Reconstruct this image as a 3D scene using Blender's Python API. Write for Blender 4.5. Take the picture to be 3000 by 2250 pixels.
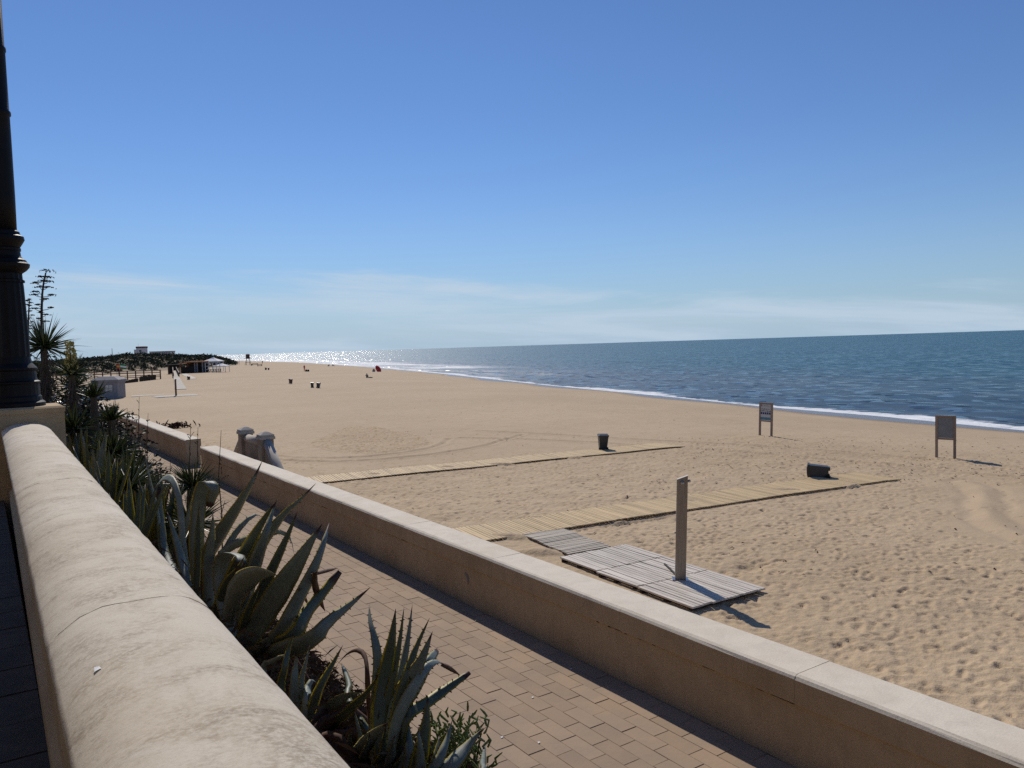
import bpy, math, random
import numpy as np
from mathutils import Vector, Matrix, Euler

for o in list(bpy.data.objects):
    bpy.data.objects.remove(o, do_unlink=True)
scene = bpy.context.scene
COL = scene.collection
R = math.radians

# ------------------------------------------------------------------ camera
CZ = 5.2
cam = bpy.data.cameras.new('camera')
cam.sensor_width = 36.0
cam.lens = 2330 / 3000 * 36
cam.clip_start = 0.05
cam.clip_end = 90000
camo = bpy.data.objects.new('camera', cam)
COL.objects.link(camo)
PSI, PITCH, ROLL = R(33.75), math.atan2(111.8, 2330), R(1.776)
camo.matrix_world = (Matrix.Translation((0, 0, CZ)) @ Matrix.Rotation(-PSI, 4, 'Z')
                     @ Matrix.Rotation(R(90) - PITCH, 4, 'X') @ Matrix.Rotation(-ROLL, 4, 'Z'))
scene.camera = camo

# ------------------------------------------------------------------ sun, sky, exposure
SUN_EL, SUN_AZ = R(40), R(16)           # azimuth from +Y towards the sea (+X)
SUN_DIR = Vector((math.sin(SUN_AZ) * math.cos(SUN_EL), math.cos(SUN_AZ) * math.cos(SUN_EL), math.sin(SUN_EL)))
sun = bpy.data.lights.new('sun', 'SUN')
sun.energy = 3.3
sun.angle = R(0.53)
sun.color = (1.0, 0.93, 0.83)
suno = bpy.data.objects.new('sun', sun)
suno.rotation_euler = SUN_DIR.to_track_quat('Z', 'Y').to_euler()
suno.location = (0, 0, 60)
COL.objects.link(suno)

world = bpy.data.worlds.new('World')
scene.world = world
world.use_nodes = True
wt = world.node_tree
wt.nodes.clear()


def wn(t, **k):
    n = wt.nodes.new(t)
    for a, b in k.items():
        setattr(n, a, b)
    return n


def wmath(op, a, b=None, c=None):
    n = wn('ShaderNodeMath', operation=op)
    for i, v in enumerate((a, b, c)):
        if v is None:
            continue
        if isinstance(v, (int, float)):
            n.inputs[i].default_value = v
        else:
            wt.links.new(v, n.inputs[i])
    return n.outputs[0]


sky = wn('ShaderNodeTexSky', sky_type='NISHITA')
sky.sun_disc = False
sky.sun_elevation = SUN_EL
sky.sun_rotation = SUN_AZ
sky.altitude = 0
sky.air_density = 1.0
sky.dust_density = 0.0
sky.ozone_density = 3.0
tc = wn('ShaderNodeTexCoord')
sep = wn('ShaderNodeSeparateXYZ')
wt.links.new(tc.outputs['Generated'], sep.inputs[0])
az = wmath('ARCTAN2', sep.outputs[0], sep.outputs[1])
el = wmath('ARCSINE', sep.outputs[2])
# thin cirrus veil low over the horizon: stretched noise in azimuth / elevation
cmb = wn('ShaderNodeCombineXYZ')
wt.links.new(wmath('MULTIPLY', az, 3.2), cmb.inputs[0])
wt.links.new(wmath('MULTIPLY', wmath('ADD', el, wmath('MULTIPLY', az, 0.05)), 30.0), cmb.inputs[1])
cn = wn('ShaderNodeTexNoise')
cn.inputs['Scale'].default_value = 1.0
cn.inputs['Detail'].default_value = 7
cn.inputs['Roughness'].default_value = 0.62
cn.inputs['Distortion'].default_value = 0.4
wt.links.new(cmb.outputs[0], cn.inputs['Vector'])
cmb2 = wn('ShaderNodeCombineXYZ')
wt.links.new(wmath('MULTIPLY', az, 1.1), cmb2.inputs[0])
cmb2.inputs[1].default_value = 3.7
cn2 = wn('ShaderNodeTexNoise')
cn2.inputs['Scale'].default_value = 1.0
cn2.inputs['Detail'].default_value = 4
wt.links.new(cmb2.outputs[0], cn2.inputs['Vector'])


def wramp(x, a, b):
    n = wn('ShaderNodeMapRange', interpolation_type='SMOOTHSTEP')
    wt.links.new(x, n.inputs[0])
    n.inputs[1].default_value, n.inputs[2].default_value = a, b
    return n.outputs[0]


top = wmath('ADD', wmath('ADD', 0.0, wmath('MULTIPLY', wmath('COSINE', az), 0.105)), wmath('MULTIPLY', wmath('SUBTRACT', cn2.outputs[0], 0.5), 0.05))
edge = wmath('SUBTRACT', top, el)                        # positive below the veil's upper edge
veil = wramp(wmath('ADD', edge, wmath('MULTIPLY', wmath('SUBTRACT', cn.outputs[0], 0.5), 0.11)), -0.005, 0.035)
thin = wramp(cn.outputs[0], 0.38, 0.66)
veil = wmath('MULTIPLY', veil, wmath('ADD', 0.26, wmath('MULTIPLY', thin, 0.62)))
mixc = wn('ShaderNodeMixRGB')
wt.links.new(veil, mixc.inputs[0])
mixc.inputs[2].default_value = (6.0, 7.4, 8.9, 1)
haze = wn('ShaderNodeMixRGB')                             # pale sea haze all round the horizon
wt.links.new(wmath('MULTIPLY', wmath('POWER', wmath('MAXIMUM', wmath('SUBTRACT', 1.0, wmath('MULTIPLY', wmath('ABSOLUTE', el), 3.2)), 0.0), 3.0), 0.92), haze.inputs[0])
tint = wn('ShaderNodeMixRGB', blend_type='MULTIPLY')
tint.inputs[0].default_value = 1.0
tint.inputs[2].default_value = (0.63, 0.78, 1.03, 1)
wt.links.new(sky.outputs[0], tint.inputs[1])
wt.links.new(tint.outputs[0], haze.inputs[1])
haze.inputs[2].default_value = (3.9, 5.6, 7.3, 1)
wt.links.new(haze.outputs[0], mixc.inputs[1])
bg = wn('ShaderNodeBackground')
bg.inputs[1].default_value = 0.079
wt.links.new(mixc.outputs[0], bg.inputs[0])
wo = wn('ShaderNodeOutputWorld')
wt.links.new(bg.outputs[0], wo.inputs[0])

vs = scene.view_settings
vs.view_transform = 'Standard'
vs.look = 'None'
vs.exposure = 0.1
vs.gamma = 1.0
vs.use_curve_mapping = False
scene.cycles.use_denoising = False
scene.cycles.max_bounces = 6
scene.cycles.transparent_max_bounces = 8

rng = np.random.default_rng(7)
random.seed(7)


# ------------------------------------------------------------------ view helpers (a ray of the photograph -> a place)
def ray(u, v):
    du, dv = u - 1500.0, v - 1125.0
    ca, sa = math.cos(ROLL), math.sin(ROLL)
    x, y = du * ca - dv * sa, du * sa + dv * ca
    fw = 2330 * math.cos(PITCH) - y * math.sin(PITCH)
    up = -2330 * math.sin(PITCH) - y * math.cos(PITCH)
    c, s = math.cos(PSI), math.sin(PSI)
    return Vector((x * c + fw * s, -x * s + fw * c, up))


def gz(u, v, z):
    r = ray(u, v)
    return Vector((0, 0, CZ)) + r * ((z - CZ) / r.z)


def gx(u, v, X):
    r = ray(u, v)
    return Vector((0, 0, CZ)) + r * (X / r.x)


def pix(p):
    d = Vector(p) - Vector((0, 0, CZ))
    c, s = math.cos(PSI), math.sin(PSI)
    x, fw, up = d.x * c - d.y * s, d.x * s + d.y * c, d.z
    dep = fw * math.cos(PITCH) - up * math.sin(PITCH)
    y = -(fw * math.sin(PITCH) + up * math.cos(PITCH))
    X, Y = 2330 * x / dep, 2330 * y / dep
    return (1500 + X * math.cos(ROLL) + Y * math.sin(ROLL), 1125 - X * math.sin(ROLL) + Y * math.cos(ROLL), dep)


# ------------------------------------------------------------------ terrain functions
SEA_Z = -1.5
SHY = np.array([-30000, -400, -60, 0, 25, 37, 50, 70, 106, 181, 285, 493, 848, 1300, 2500, 60000.])
SHX = np.array([20, 20, 50, 55, 57.7, 61, 63.2, 68.9, 77.8, 99.8, 127, 173, 222, 285, 420, 900.])


def shore_x(y):
    return np.interp(y, SHY, SHX)


def sand_z(x, y):
    d = shore_x(y) - x
    t = np.clip((26 - d) / 26, 0, 1)
    z = SEA_Z * t ** 1.35
    z = np.where(d < 0, SEA_Z + 0.05 * d, z)
    return np.maximum(z, -4.0)


def G(u, v):
    z = 0.0
    for _ in range(12):
        p = gz(u, v, z)
        z = float(sand_z(p.x, p.y))
    return gz(u, v, z)


# ------------------------------------------------------------------ mesh helpers
ORG = {}


class MB:
    def __init__(s):
        s.v, s.f, s.m, s.uv = [], [], [], []

    def add(s, v, f, mi=0, uv=None):
        n = len(s.v)
        s.v += [tuple(p) for p in v]
        s.f += [tuple(i + n for i in q) for q in f]
        s.m += [mi] * len(f)
        s.uv += list(uv) if uv is not None else [(0, 0)] * len(v)
        return s

    def box(s, c, d, rot=None, mi=0):
        vs = [Vector((x * d[0] / 2, y * d[1] / 2, z * d[2] / 2)) for x in (-1, 1) for y in (-1, 1) for z in (-1, 1)]
        if rot is not None:
            vs = [rot @ p for p in vs]
        vs = [p + Vector(c) for p in vs]
        return s.add(vs, [(0, 1, 3, 2), (4, 6, 7, 5), (0, 4, 5, 1), (2, 3, 7, 6), (0, 2, 6, 4), (1, 5, 7, 3)], mi)

    def bar(s, a, b, w, h, mi=0, up=(0, 0, 1)):
        a, b = Vector(a), Vector(b)
        d = b - a
        z = Vector(up)
        y = z.cross(d).normalized()
        z = d.cross(y).normalized()
        rot = Matrix((d.normalized(), y, z)).transposed()
        return s.box((a + b) / 2, (d.length, w, h), rot, mi)

    def tube(s, pts, rad, n=8, cap=True, mi=0):
        pts = [Vector(p) for p in pts]
        if not hasattr(rad, '__len__'):
            rad = [rad] * len(pts)
        vs, fs = [], []
        ref = Vector((0.31, 0.9, 0.2)).normalized()
        for i, p in enumerate(pts):
            t = (pts[min(i + 1, len(pts) - 1)] - pts[max(i - 1, 0)]).normalized()
            a = t.cross(ref)
            if a.length < 0.05:
                a = t.cross(Vector((1, 0, 0)))
            a.normalize()
            b = t.cross(a).normalized()
            for k in range(n):
                q = 2 * math.pi * k / n
                vs.append(p + (a * math.cos(q) + b * math.sin(q)) * rad[i])
        for i in range(len(pts) - 1):
            for k in range(n):
                fs.append((i * n + k, i * n + (k + 1) % n, (i + 1) * n + (k + 1) % n, (i + 1) * n + k))
        if cap:
            fs.append(tuple(range(n))[::-1])
            fs.append(tuple((len(pts) - 1) * n + k for k in range(n)))
        return s.add(vs, fs, mi)

    def lathe(s, prof, c=(0, 0, 0), n=24, mi=0):
        vs, fs = [], []
        for r, z in prof:
            for k in range(n):
                q = 2 * math.pi * k / n
                vs.append((c[0] + r * math.cos(q), c[1] + r * math.sin(q), c[2] + z))
        for i in range(len(prof) - 1):
            for k in range(n):
                fs.append((i * n + k, i * n + (k + 1) % n, (i + 1) * n + (k + 1) % n, (i + 1) * n + k))
        fs.append(tuple(range(n))[::-1])
        fs.append(tuple((len(prof) - 1) * n + k for k in range(n)))
        return s.add(vs, fs, mi)

    def prismY(s, prof, ys, jit=0.0, mi=0):
        """closed (x,z) profile swept along Y; prof may be a function of y"""
        vs, fs = [], []
        P0 = prof(ys[0]) if callable(prof) else prof
        n = len(P0)
        for y in ys:
            P = prof(y) if callable(prof) else prof
            for x, z in P:
                vs.append((x + random.gauss(0, jit), y, z + random.gauss(0, jit)))
        for i in range(len(ys) - 1):
            for k in range(n):
                fs.append((i * n + k, (i + 1) * n + k, (i + 1) * n + (k + 1) % n, i * n + (k + 1) % n))
        m = len(vs)
        vs += vs[:n] + vs[(len(ys) - 1) * n:m]               # end caps keep their own corners, so edges stay crisp
        fs.append(tuple(m + k for k in range(n)))
        fs.append(tuple(m + n + k for k in range(n))[::-1])
        s.cap0 = m
        return s.add(vs, fs, mi)

    def frustum(s, c, b, t, h, mi=0):
        vs = [(c[0] + x * b[0] / 2, c[1] + y * b[1] / 2, c[2]) for x, y in ((-1, -1), (1, -1), (1, 1), (-1, 1))]
        vs += [(c[0] + x * t[0] / 2, c[1] + y * t[1] / 2, c[2] + h) for x, y in ((-1, -1), (1, -1), (1, 1), (-1, 1))]
        return s.add(vs, [(3, 2, 1, 0), (4, 5, 6, 7), (0, 1, 5, 4), (1, 2, 6, 5), (2, 3, 7, 6), (3, 0, 4, 7)], mi)

    def mesh(s, name, off=(0, 0, 0), smooth=False, uv=False):
        me = bpy.data.meshes.new(name)
        ox, oy, oz = off
        me.from_pydata([(a - ox, b - oy, c - oz) for a, b, c in s.v], [], s.f)
        if any(s.m):
            me.polygons.foreach_set('material_index', s.m)
        if smooth:
            me.polygons.foreach_set('use_smooth', [True] * len(me.polygons))
        if uv:
            L = me.uv_layers.new(name='UVMap')
            idx = np.zeros(len(me.loops), dtype=np.int32)
            me.loops.foreach_get('vertex_index', idx)
            L.data.foreach_set('uv', np.array(s.uv, dtype=np.float32)[idx].ravel())
        me.update()
        return me


def fix_normals(me):
    import bmesh
    bm = bmesh.new()
    bm.from_mesh(me)
    bmesh.ops.recalc_face_normals(bm, faces=bm.faces)
    bm.to_mesh(me)
    bm.free()


def tag(o, label=None, cat=None, group=None, kind=None):
    if label:
        o['label'] = label
    if cat:
        o['category'] = cat
    if group:
        o['group'] = group
    if kind:
        o['kind'] = kind
    return o


def thing(name, label, cat, loc=(0, 0, 0), group=None, rot=None):
    o = bpy.data.objects.new(name, None)
    o.empty_display_size = 0.1
    COL.objects.link(o)
    o.location = loc
    if rot is not None:
        o.rotation_euler = rot
    ORG[o.name] = Vector(loc)
    return tag(o, label, cat, group)


def link(name, me, mats, parent=None):
    if not isinstance(mats, (list, tuple)):
        mats = [mats]
    if len(me.materials) == 0:
        for m in mats:
            me.materials.append(m)
    o = bpy.data.objects.new(name, me)
    COL.objects.link(o)
    if parent is not None:
        o.parent = parent
    return o


def part(name, mb, mats, parent, world=True, smooth=False, uv=False, fix=True):
    """a mesh child; world=True means the coordinates given are world ones"""
    org = ORG[parent.name] if world else Vector((0, 0, 0))
    me = mb.mesh(name, org, smooth, uv)
    if fix:
        fix_normals(me)
    o = link(name, me, mats, parent)
    ORG[o.name] = org
    return o


def solo(name, mb, mats, loc=(0, 0, 0), smooth=False, uv=False, fix=True):
    me = mb.mesh(name, loc, smooth, uv)
    if fix:
        fix_normals(me)
    o = link(name, me, mats)
    o.location = loc
    ORG[o.name] = Vector(loc)
    return o


def copy_tree(o, parent=None):
    c = o.copy()
    COL.objects.link(c)
    c.parent = parent
    for ch in o.children:
        copy_tree(ch, c)
    return c


# ------------------------------------------------------------------ materials
class NT:
    def __init__(s, name):
        s.m = bpy.data.materials.new(name)
        s.m.use_nodes = True
        s.t = s.m.node_tree
        s.b = s.t.nodes['Principled BSDF']
        s.out = s.t.nodes['Material Output']

    def n(s, t, ins=None, **k):
        n = s.t.nodes.new(t)
        for a, b in k.items():
            setattr(n, a, b)
        for a, b in (ins or {}).items():
            s.set(n.inputs[a], b)
        return n

    def set(s, sock, v):
        if hasattr(v, 'is_output'):
            s.t.links.new(v, sock)
        elif isinstance(v, tuple) and len(v) == 3 and sock.type == 'RGBA':
            sock.default_value = (*v, 1)
        else:
            sock.default_value = v

    def pos(s, scale=(1, 1, 1), coord='Object'):
        if coord == 'World':
            v = s.n('ShaderNodeNewGeometry').outputs['Position']
        else:
            v = s.n('ShaderNodeTexCoord').outputs[coord]
        return s.n('ShaderNodeMapping', {'Vector': v, 'Scale': scale}).outputs[0]

    def noise(s, vec, scale, detail=4, rough=0.55, dist=0.0):
        return s.n('ShaderNodeTexNoise', {'Vector': vec, 'Scale': scale, 'Detail': detail, 'Roughness': rough,
                                          'Distortion': dist}).outputs[0]

    def ramp(s, x, a, b, lo=0.0, hi=1.0, sm=True):
        return s.n('ShaderNodeMapRange', {0: x, 1: a, 2: b, 3: lo, 4: hi},
                   interpolation_type='SMOOTHSTEP' if sm else 'LINEAR').outputs[0]

    def mix(s, f, a, b, mode='MIX'):
        return s.n('ShaderNodeMixRGB', {0: f, 1: a, 2: b}, blend_type=mode).outputs[0]

    def math(s, op, a, b=0.0):
        return s.n('ShaderNodeMath', {0: a, 1: b}, operation=op).outputs[0]

    def bump(s, h, strength=0.3, dist=0.02, normal=None):
        ins = {'Height': h, 'Strength': strength, 'Distance': dist}
        if normal is not None:
            ins['Normal'] = normal
        return s.n('ShaderNodeBump', ins).outputs[0]

    def fin(s, color, rough=0.8, normal=None, spec=0.3, metal=0.0):
        s.set(s.b.inputs['Base Color'], color)
        s.set(s.b.inputs['Roughness'], rough)
        s.set(s.b.inputs['Specular IOR Level'], spec)
        s.set(s.b.inputs['Metallic'], metal)
        if normal is not None:
            s.set(s.b.inputs['Normal'], normal)
        return s.m


def simple(name, c, c2=None, scale=6.0, rough=0.75, bump=0.15, spec=0.3, metal=0.0, rnd=0.0, stretch=(1, 1, 1), coord='Object', dist=0.01):
    t = NT(name)
    v = t.pos(stretch, coord)
    n = t.noise(v, scale, 5)
    c2 = c2 or tuple(x * 0.72 for x in c)
    col = t.mix(t.ramp(n, 0.3, 0.7), c, c2)
    if rnd:
        oi = t.n('ShaderNodeObjectInfo').outputs['Random']
        col = t.n('ShaderNodeHueSaturation', {'Color': col, 'Value': t.ramp(oi, 0, 1, 1 - rnd, 1 + rnd, False)}).outputs[0]
    nm = t.bump(t.noise(v, scale * 6, 3), bump, dist) if bump else None
    return t.fin(col, rough, nm, spec, metal)


def plaster(name, c, stain, streaky=0.5, coord='World'):
    t = NT(name)
    v = t.pos((1, 1, 1), coord)
    big = t.noise(v, 1.1, 6, 0.6)
    mid = t.noise(v, 5.0, 6, 0.65, 0.6)
    fine = t.noise(v, 60.0, 3)
    vv = t.pos((14, 14, 0.9), coord)
    streak = t.noise(vv, 1.0, 5, 0.6)
    col = t.mix(t.ramp(mid, 0.38, 0.75), c, tuple(a * 0.86 for a in c))
    col = t.mix(t.math('MULTIPLY', t.ramp(big, 0.42, 0.72), 0.75), col, stain)
    col = t.mix(t.math('MULTIPLY', t.ramp(streak, 0.50, 0.78), streaky), col, tuple(a * 0.55 for a in stain))
    col = t.mix(t.math('MULTIPLY', t.ramp(fine, 0.35, 0.75), 0.25), col, tuple(a * 0.6 for a in c))
    h = t.math('ADD', t.math('MULTIPLY', mid, 0.6), t.math('MULTIPLY', fine, 0.35))
    return t.fin(col, 0.88, t.bump(h, 0.35, 0.012), 0.2)


def sand_material():
    t = NT('sand')
    v = t.pos((1, 1, 1), 'World')
    big = t.noise(v, 0.07, 5, 0.6)
    mid = t.noise(v, 0.9, 5, 0.6)
    fine = t.noise(v, 25.0, 4, 0.6)
    col = t.mix(t.ramp(big, 0.3, 0.7), (0.525, 0.395, 0.252), (0.465, 0.345, 0.215))
    col = t.mix(t.math('MULTIPLY', t.ramp(mid, 0.35, 0.75), 0.4), col, (0.40, 0.29, 0.175))
    col = t.mix(t.math('MULTIPLY', t.ramp(fine, 0.5, 0.8), 0.35), col, (0.25, 0.17, 0.10))
    # broken shells and weed scraps: specks of their own
    vor = t.n('ShaderNodeTexVoronoi', {'Vector': v, 'Scale': 1.3}).outputs['Distance']
    keep = t.ramp(t.noise(v, 0.12, 3), 0.5, 0.62)
    col = t.mix(t.math('MULTIPLY', t.ramp(vor, 0.09, 0.05), keep), col, (0.11, 0.075, 0.05))
    wet = t.n('ShaderNodeAttribute', attribute_name='wet').outputs['Fac']
    col = t.mix(wet, col, (0.16, 0.115, 0.075))
    rough = t.ramp(wet, 0.3, 1.0, 0.92, 0.25)
    amp = t.n('ShaderNodeAttribute', attribute_name='lump').outputs['Fac']
    h = t.math('ADD', t.math('MULTIPLY', t.noise(v, 3.2, 4, 0.6), t.math('MULTIPLY', amp, 1.0)), t.math('MULTIPLY', fine, 0.08))
    return t.fin(col, rough, t.bump(h, 0.8, 0.10), 0.25)


def sea_material():
    t = NT('sea_water')
    d = t.n('ShaderNodeAttribute', attribute_name='shore').outputs['Fac']
    v1 = t.pos((1, 0.45, 1), 'World')
    v0 = t.pos((1, 1, 1), 'World')
    # facets of waves of several lengths, crests roughly along the shore
    def slope(vec, sc, det, k):
        c = t.n('ShaderNodeTexNoise', {'Vector': vec, 'Scale': sc, 'Detail': det, 'Roughness': 0.6, 'Distortion': 0.3}).outputs['Color']
        c = t.n('ShaderNodeVectorMath', {0: c, 1: (0.5, 0.5, 0.5)}, operation='SUBTRACT').outputs[0]
        return t.n('ShaderNodeVectorMath', {0: c, 1: (k, k * 0.8, 0.0)}, operation='MULTIPLY').outputs[0]
    add = lambda a, b: t.n('ShaderNodeVectorMath', {0: a, 1: b}, operation='ADD').outputs[0]
    cell = t.n('ShaderNodeTexVoronoi', {'Vector': t.pos((1, 0.55, 1), 'World'), 'Scale': 1.1}).outputs['Color']
    cs = t.n('ShaderNodeSeparateColor', {0: cell})
    fac = t.n('ShaderNodeVectorMath', {0: t.n('ShaderNodeCombineXYZ', {0: t.math('SUBTRACT', cs.outputs[0], 0.5), 1: t.math('SUBTRACT', cs.outputs[1], 0.5), 2: 0.0}).outputs[0], 1: (0.55, 0.7, 0)}, operation='MULTIPLY').outputs[0]
    glint = t.ramp(cs.outputs[2], 0.66, 0.70)              # a third of the facets are smooth enough to flash
    fac = t.n('ShaderNodeVectorMath', {0: fac, 'Scale': glint}, operation='SCALE').outputs[0]
    sl = add(add(slope(v1, 0.06, 2, 0.14), slope(v1, 0.35, 3, 0.33)), fac)
    nrm = t.n('ShaderNodeVectorMath', {0: add(t.n('ShaderNodeNewGeometry').outputs['Normal'], sl)}, operation='NORMALIZE').outputs[0]
    shallow = t.ramp(d, 0, 90, 1.0, 0.0)
    patch = t.ramp(t.noise(t.pos((0.25, 0.06, 1), 'World'), 0.12, 4), 0.35, 0.7)
    deep = t.mix(patch, (0.018, 0.098, 0.110), (0.020, 0.082, 0.108))
    near = t.mix(patch, (0.045, 0.085, 0.115), (0.075, 0.095, 0.105))
    col = t.mix(shallow, deep, near)
    # foam
    e1 = t.noise(t.pos((1, 0.35, 1), 'World'), 0.09, 4, 0.6)
    e2 = t.noise(v0, 0.55, 5, 0.65)
    e3 = t.noise(v0, 3.0, 4, 0.7)
    q = t.math('ADD', d, t.math('MULTIPLY', t.math('SUBTRACT', e2, 0.5), 5.0))
    wid = t.ramp(e1, 0.32, 0.72, 0.7, 5.0)
    wash = t.math('SUBTRACT', 1.0, t.ramp(t.math('DIVIDE', q, wid), 0.55, 1.0))
    wash = t.math('MULTIPLY', wash, t.ramp(e3, 0.25, 0.5, 0.55, 1.0))
    # breakers farther out, in patches; wider along the far part of the beach
    yy = t.n('ShaderNodeSeparateXYZ', {0: t.n('ShaderNodeNewGeometry').outputs['Position']}).outputs[1]
    far = t.ramp(yy, 120, 260)
    b1 = t.noise(t.pos((1, 0.12, 1), 'World'), 0.10, 5, 0.65)
    band = t.math('MULTIPLY', t.ramp(d, 2, 9), t.ramp(d, 16, 46, 1.0, 0.0))
    brk = t.math('MULTIPLY', t.ramp(b1, 0.66, 0.74), band)
    brk2 = t.math('MULTIPLY', t.math('MULTIPLY', t.ramp(b1, 0.45, 0.58), t.ramp(d, 12, 42, 1.0, 0.0)), far)
    foam = t.math('MAXIMUM', wash, t.math('MAXIMUM', t.math('MULTIPLY', brk, 0.75), brk2))
    foam = t.math('MINIMUM', foam, 1.0)
    col = t.mix(foam, col, (0.82, 0.83, 0.83))
    rough = t.math('MAXIMUM', t.ramp(glint, 0, 1, 0.42, 0.22), t.math('MULTIPLY', foam, 0.9))
    t.set(t.b.inputs['IOR'], 1.33)
    return t.fin(col, rough, nrm, 0.5)


def leaf_material(name, body, body2, margin, marg_w=0.80, tipc=(0.06, 0.025, 0.015), trans=0.25, rough=0.5, tip0=0.965):
    t = NT(name)
    uv = t.n('ShaderNodeSeparateXYZ', {0: t.n('ShaderNodeTexCoord').outputs['UV']})
    a = t.math('ABSOLUTE', t.math('SUBTRACT', t.math('MULTIPLY', uv.outputs[0], 2.0), 1.0))
    sv = t.n('ShaderNodeCombineXYZ', {0: t.math('MULTIPLY', uv.outputs[0], 26.0), 1: t.math('MULTIPLY', uv.outputs[1], 1.6)}).outputs[0]
    st = t.noise(sv, 1.0, 4)
    w = t.noise(t.pos((1, 1, 1), 'Object'), 9.0, 4)
    col = t.mix(t.ramp(st, 0.3, 0.7), body, body2)
    col = t.mix(t.math('MULTIPLY', t.ramp(w, 0.5, 0.75), 0.45), col, tuple(min(1, x * 1.5) for x in body))
    mm = t.ramp(t.math('ADD', a, t.math('MULTIPLY', t.math('SUBTRACT', st, 0.5), 0.16)), marg_w - 0.04, marg_w + 0.04)
    col = t.mix(mm, col, margin)
    col = t.mix(t.ramp(uv.outputs[1], tip0 - 0.03, tip0), col, tipc)
    col = t.mix(t.math('MULTIPLY', t.ramp(t.noise(t.pos(), 3.0, 5, 0.7), 0.66, 0.74), 0.7), col, (0.20, 0.14, 0.08))
    t.fin(col, rough, t.bump(t.math('ADD', st, t.math('MULTIPLY', w, 0.6)), 0.25, 0.004), 0.35)
    tr = t.n('ShaderNodeBsdfTranslucent', {'Color': col})
    mx = t.n('ShaderNodeMixShader', {0: t.math('MULTIPLY', t.math('ADD', mm, 0.35), trans), 1: t.b.outputs[0], 2: tr.outputs[0]})
    t.t.links.new(mx.outputs[0], t.out.inputs[0])
    return t.m


def wood(name, c, c2, rough=0.7, rnd=0.14, spec=0.3):
    t = NT(name)
    v = t.pos((1.2, 26, 26))
    oi = t.n('ShaderNodeObjectInfo').outputs['Random']
    vv = t.n('ShaderNodeVectorMath', {0: v, 1: t.n('ShaderNodeCombineXYZ', {0: t.math('MULTIPLY', oi, 57.0), 1: t.math('MULTIPLY', oi, 31.0), 2: 0.0}).outputs[0]}, operation='ADD').outputs[0]
    g = t.noise(vv, 1.0, 5, 0.6, 0.5)
    p = t.noise(t.pos((0.8, 0.8, 0.8), 'World'), 1.2, 4, 0.6)
    col = t.mix(t.ramp(g, 0.3, 0.72), c, c2)
    col = t.mix(t.math('MULTIPLY', t.ramp(p, 0.45, 0.75), 0.45), col, tuple(0.5 * (a + b) * 0.8 for a, b in zip(c, c2)))
    col = t.n('ShaderNodeHueSaturation', {'Color': col, 'Value': t.ramp(oi, 0, 1, 1 - rnd, 1 + rnd, False)}).outputs[0]
    return t.fin(col, rough, t.bump(g, 0.3, 0.004), spec)


M = {}
M['sand'] = sand_material()
M['sea'] = sea_material()
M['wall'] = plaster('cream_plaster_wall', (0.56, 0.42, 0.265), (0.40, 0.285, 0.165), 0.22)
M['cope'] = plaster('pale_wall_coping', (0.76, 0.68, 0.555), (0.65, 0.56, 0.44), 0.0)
M['parapet'] = plaster('parapet_cream_paint', (0.56, 0.42, 0.25), (0.42, 0.28, 0.14), 0.2)
def coping_paint():
    t = NT('parapet_coping_worn_paint')
    v = t.pos((1, 1, 1), 'World')
    across = t.pos((1.0, 1.5, 1.0), 'World')
    blot = t.noise(across, 3.2, 7, 0.68, 0.5)
    speck = t.noise(t.pos((1, 1.3, 1), 'World'), 48.0, 6, 0.75, 0.1)
    lime = t.noise(v, 5.5, 6, 0.7, 1.2)
    grain = t.noise(v, 130.0, 3, 0.6)
    col = t.mix(t.ramp(t.noise(v, 0.8, 3), 0.35, 0.65), (0.65, 0.585, 0.475), (0.60, 0.525, 0.41))
    st = t.math('MULTIPLY', t.ramp(blot, 0.36, 0.70), t.ramp(speck, 0.36, 0.64))
    col = t.mix(t.math('MULTIPLY', st, 0.85), col, (0.30, 0.225, 0.145))
    col = t.mix(t.math('MULTIPLY', t.math('MULTIPLY', t.ramp(blot, 0.52, 0.74), t.ramp(grain, 0.35, 0.6)), 0.5), col, (0.27, 0.24, 0.20))
    col = t.mix(t.math('MULTIPLY', t.ramp(lime, 0.52, 0.72), 0.35), col, (0.72, 0.66, 0.57))
    col = t.mix(t.math('MULTIPLY', t.ramp(grain, 0.5, 0.8), 0.3), col, (0.28, 0.21, 0.15))
    h = t.math('ADD', t.math('MULTIPLY', speck, 0.7), t.math('MULTIPLY', grain, 0.4))
    return t.fin(col, 0.85, t.bump(h, 0.30, 0.004), 0.2)


M['parapet_top'] = coping_paint()
M['scallop'] = plaster('pale_yellow_scallop', (0.80, 0.66, 0.40), (0.66, 0.50, 0.27), 0.2)  # scallops are paler and yellower than the wall face behind
M['stairwall'] = plaster('weathered_stair_plaster', (0.40, 0.33, 0.25), (0.20, 0.14, 0.09), 0.8)
M['staircap'] = plaster('grey_stair_cap', (0.50, 0.45, 0.385), (0.40, 0.35, 0.29), 0.15)
M['iron'] = simple('black_cast_iron', (0.004, 0.004, 0.005), (0.007, 0.006, 0.007), 9, 0.55, 0.2, 0.25)
M['bed'] = simple('dark_planter_soil', (0.075, 0.055, 0.04), (0.04, 0.03, 0.02), 3, 0.95, 0.8, 0.1, dist=0.05)
M['floor'] = simple('grey_floor_tile', (0.085, 0.07, 0.055), (0.05, 0.042, 0.034), 5, 0.8, 0.2, coord='World')
M['paver'] = simple('tan_concrete_paver', (0.375, 0.268, 0.180), (0.325, 0.243, 0.172), 3.0, 0.85, 0.25, 0.2, rnd=0.08, coord='World')
M['joint'] = simple('paving_joint_sand', (0.36, 0.265, 0.175), (0.16, 0.11, 0.07), 8, 0.95, 0.3, 0.1, coord='World')
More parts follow.
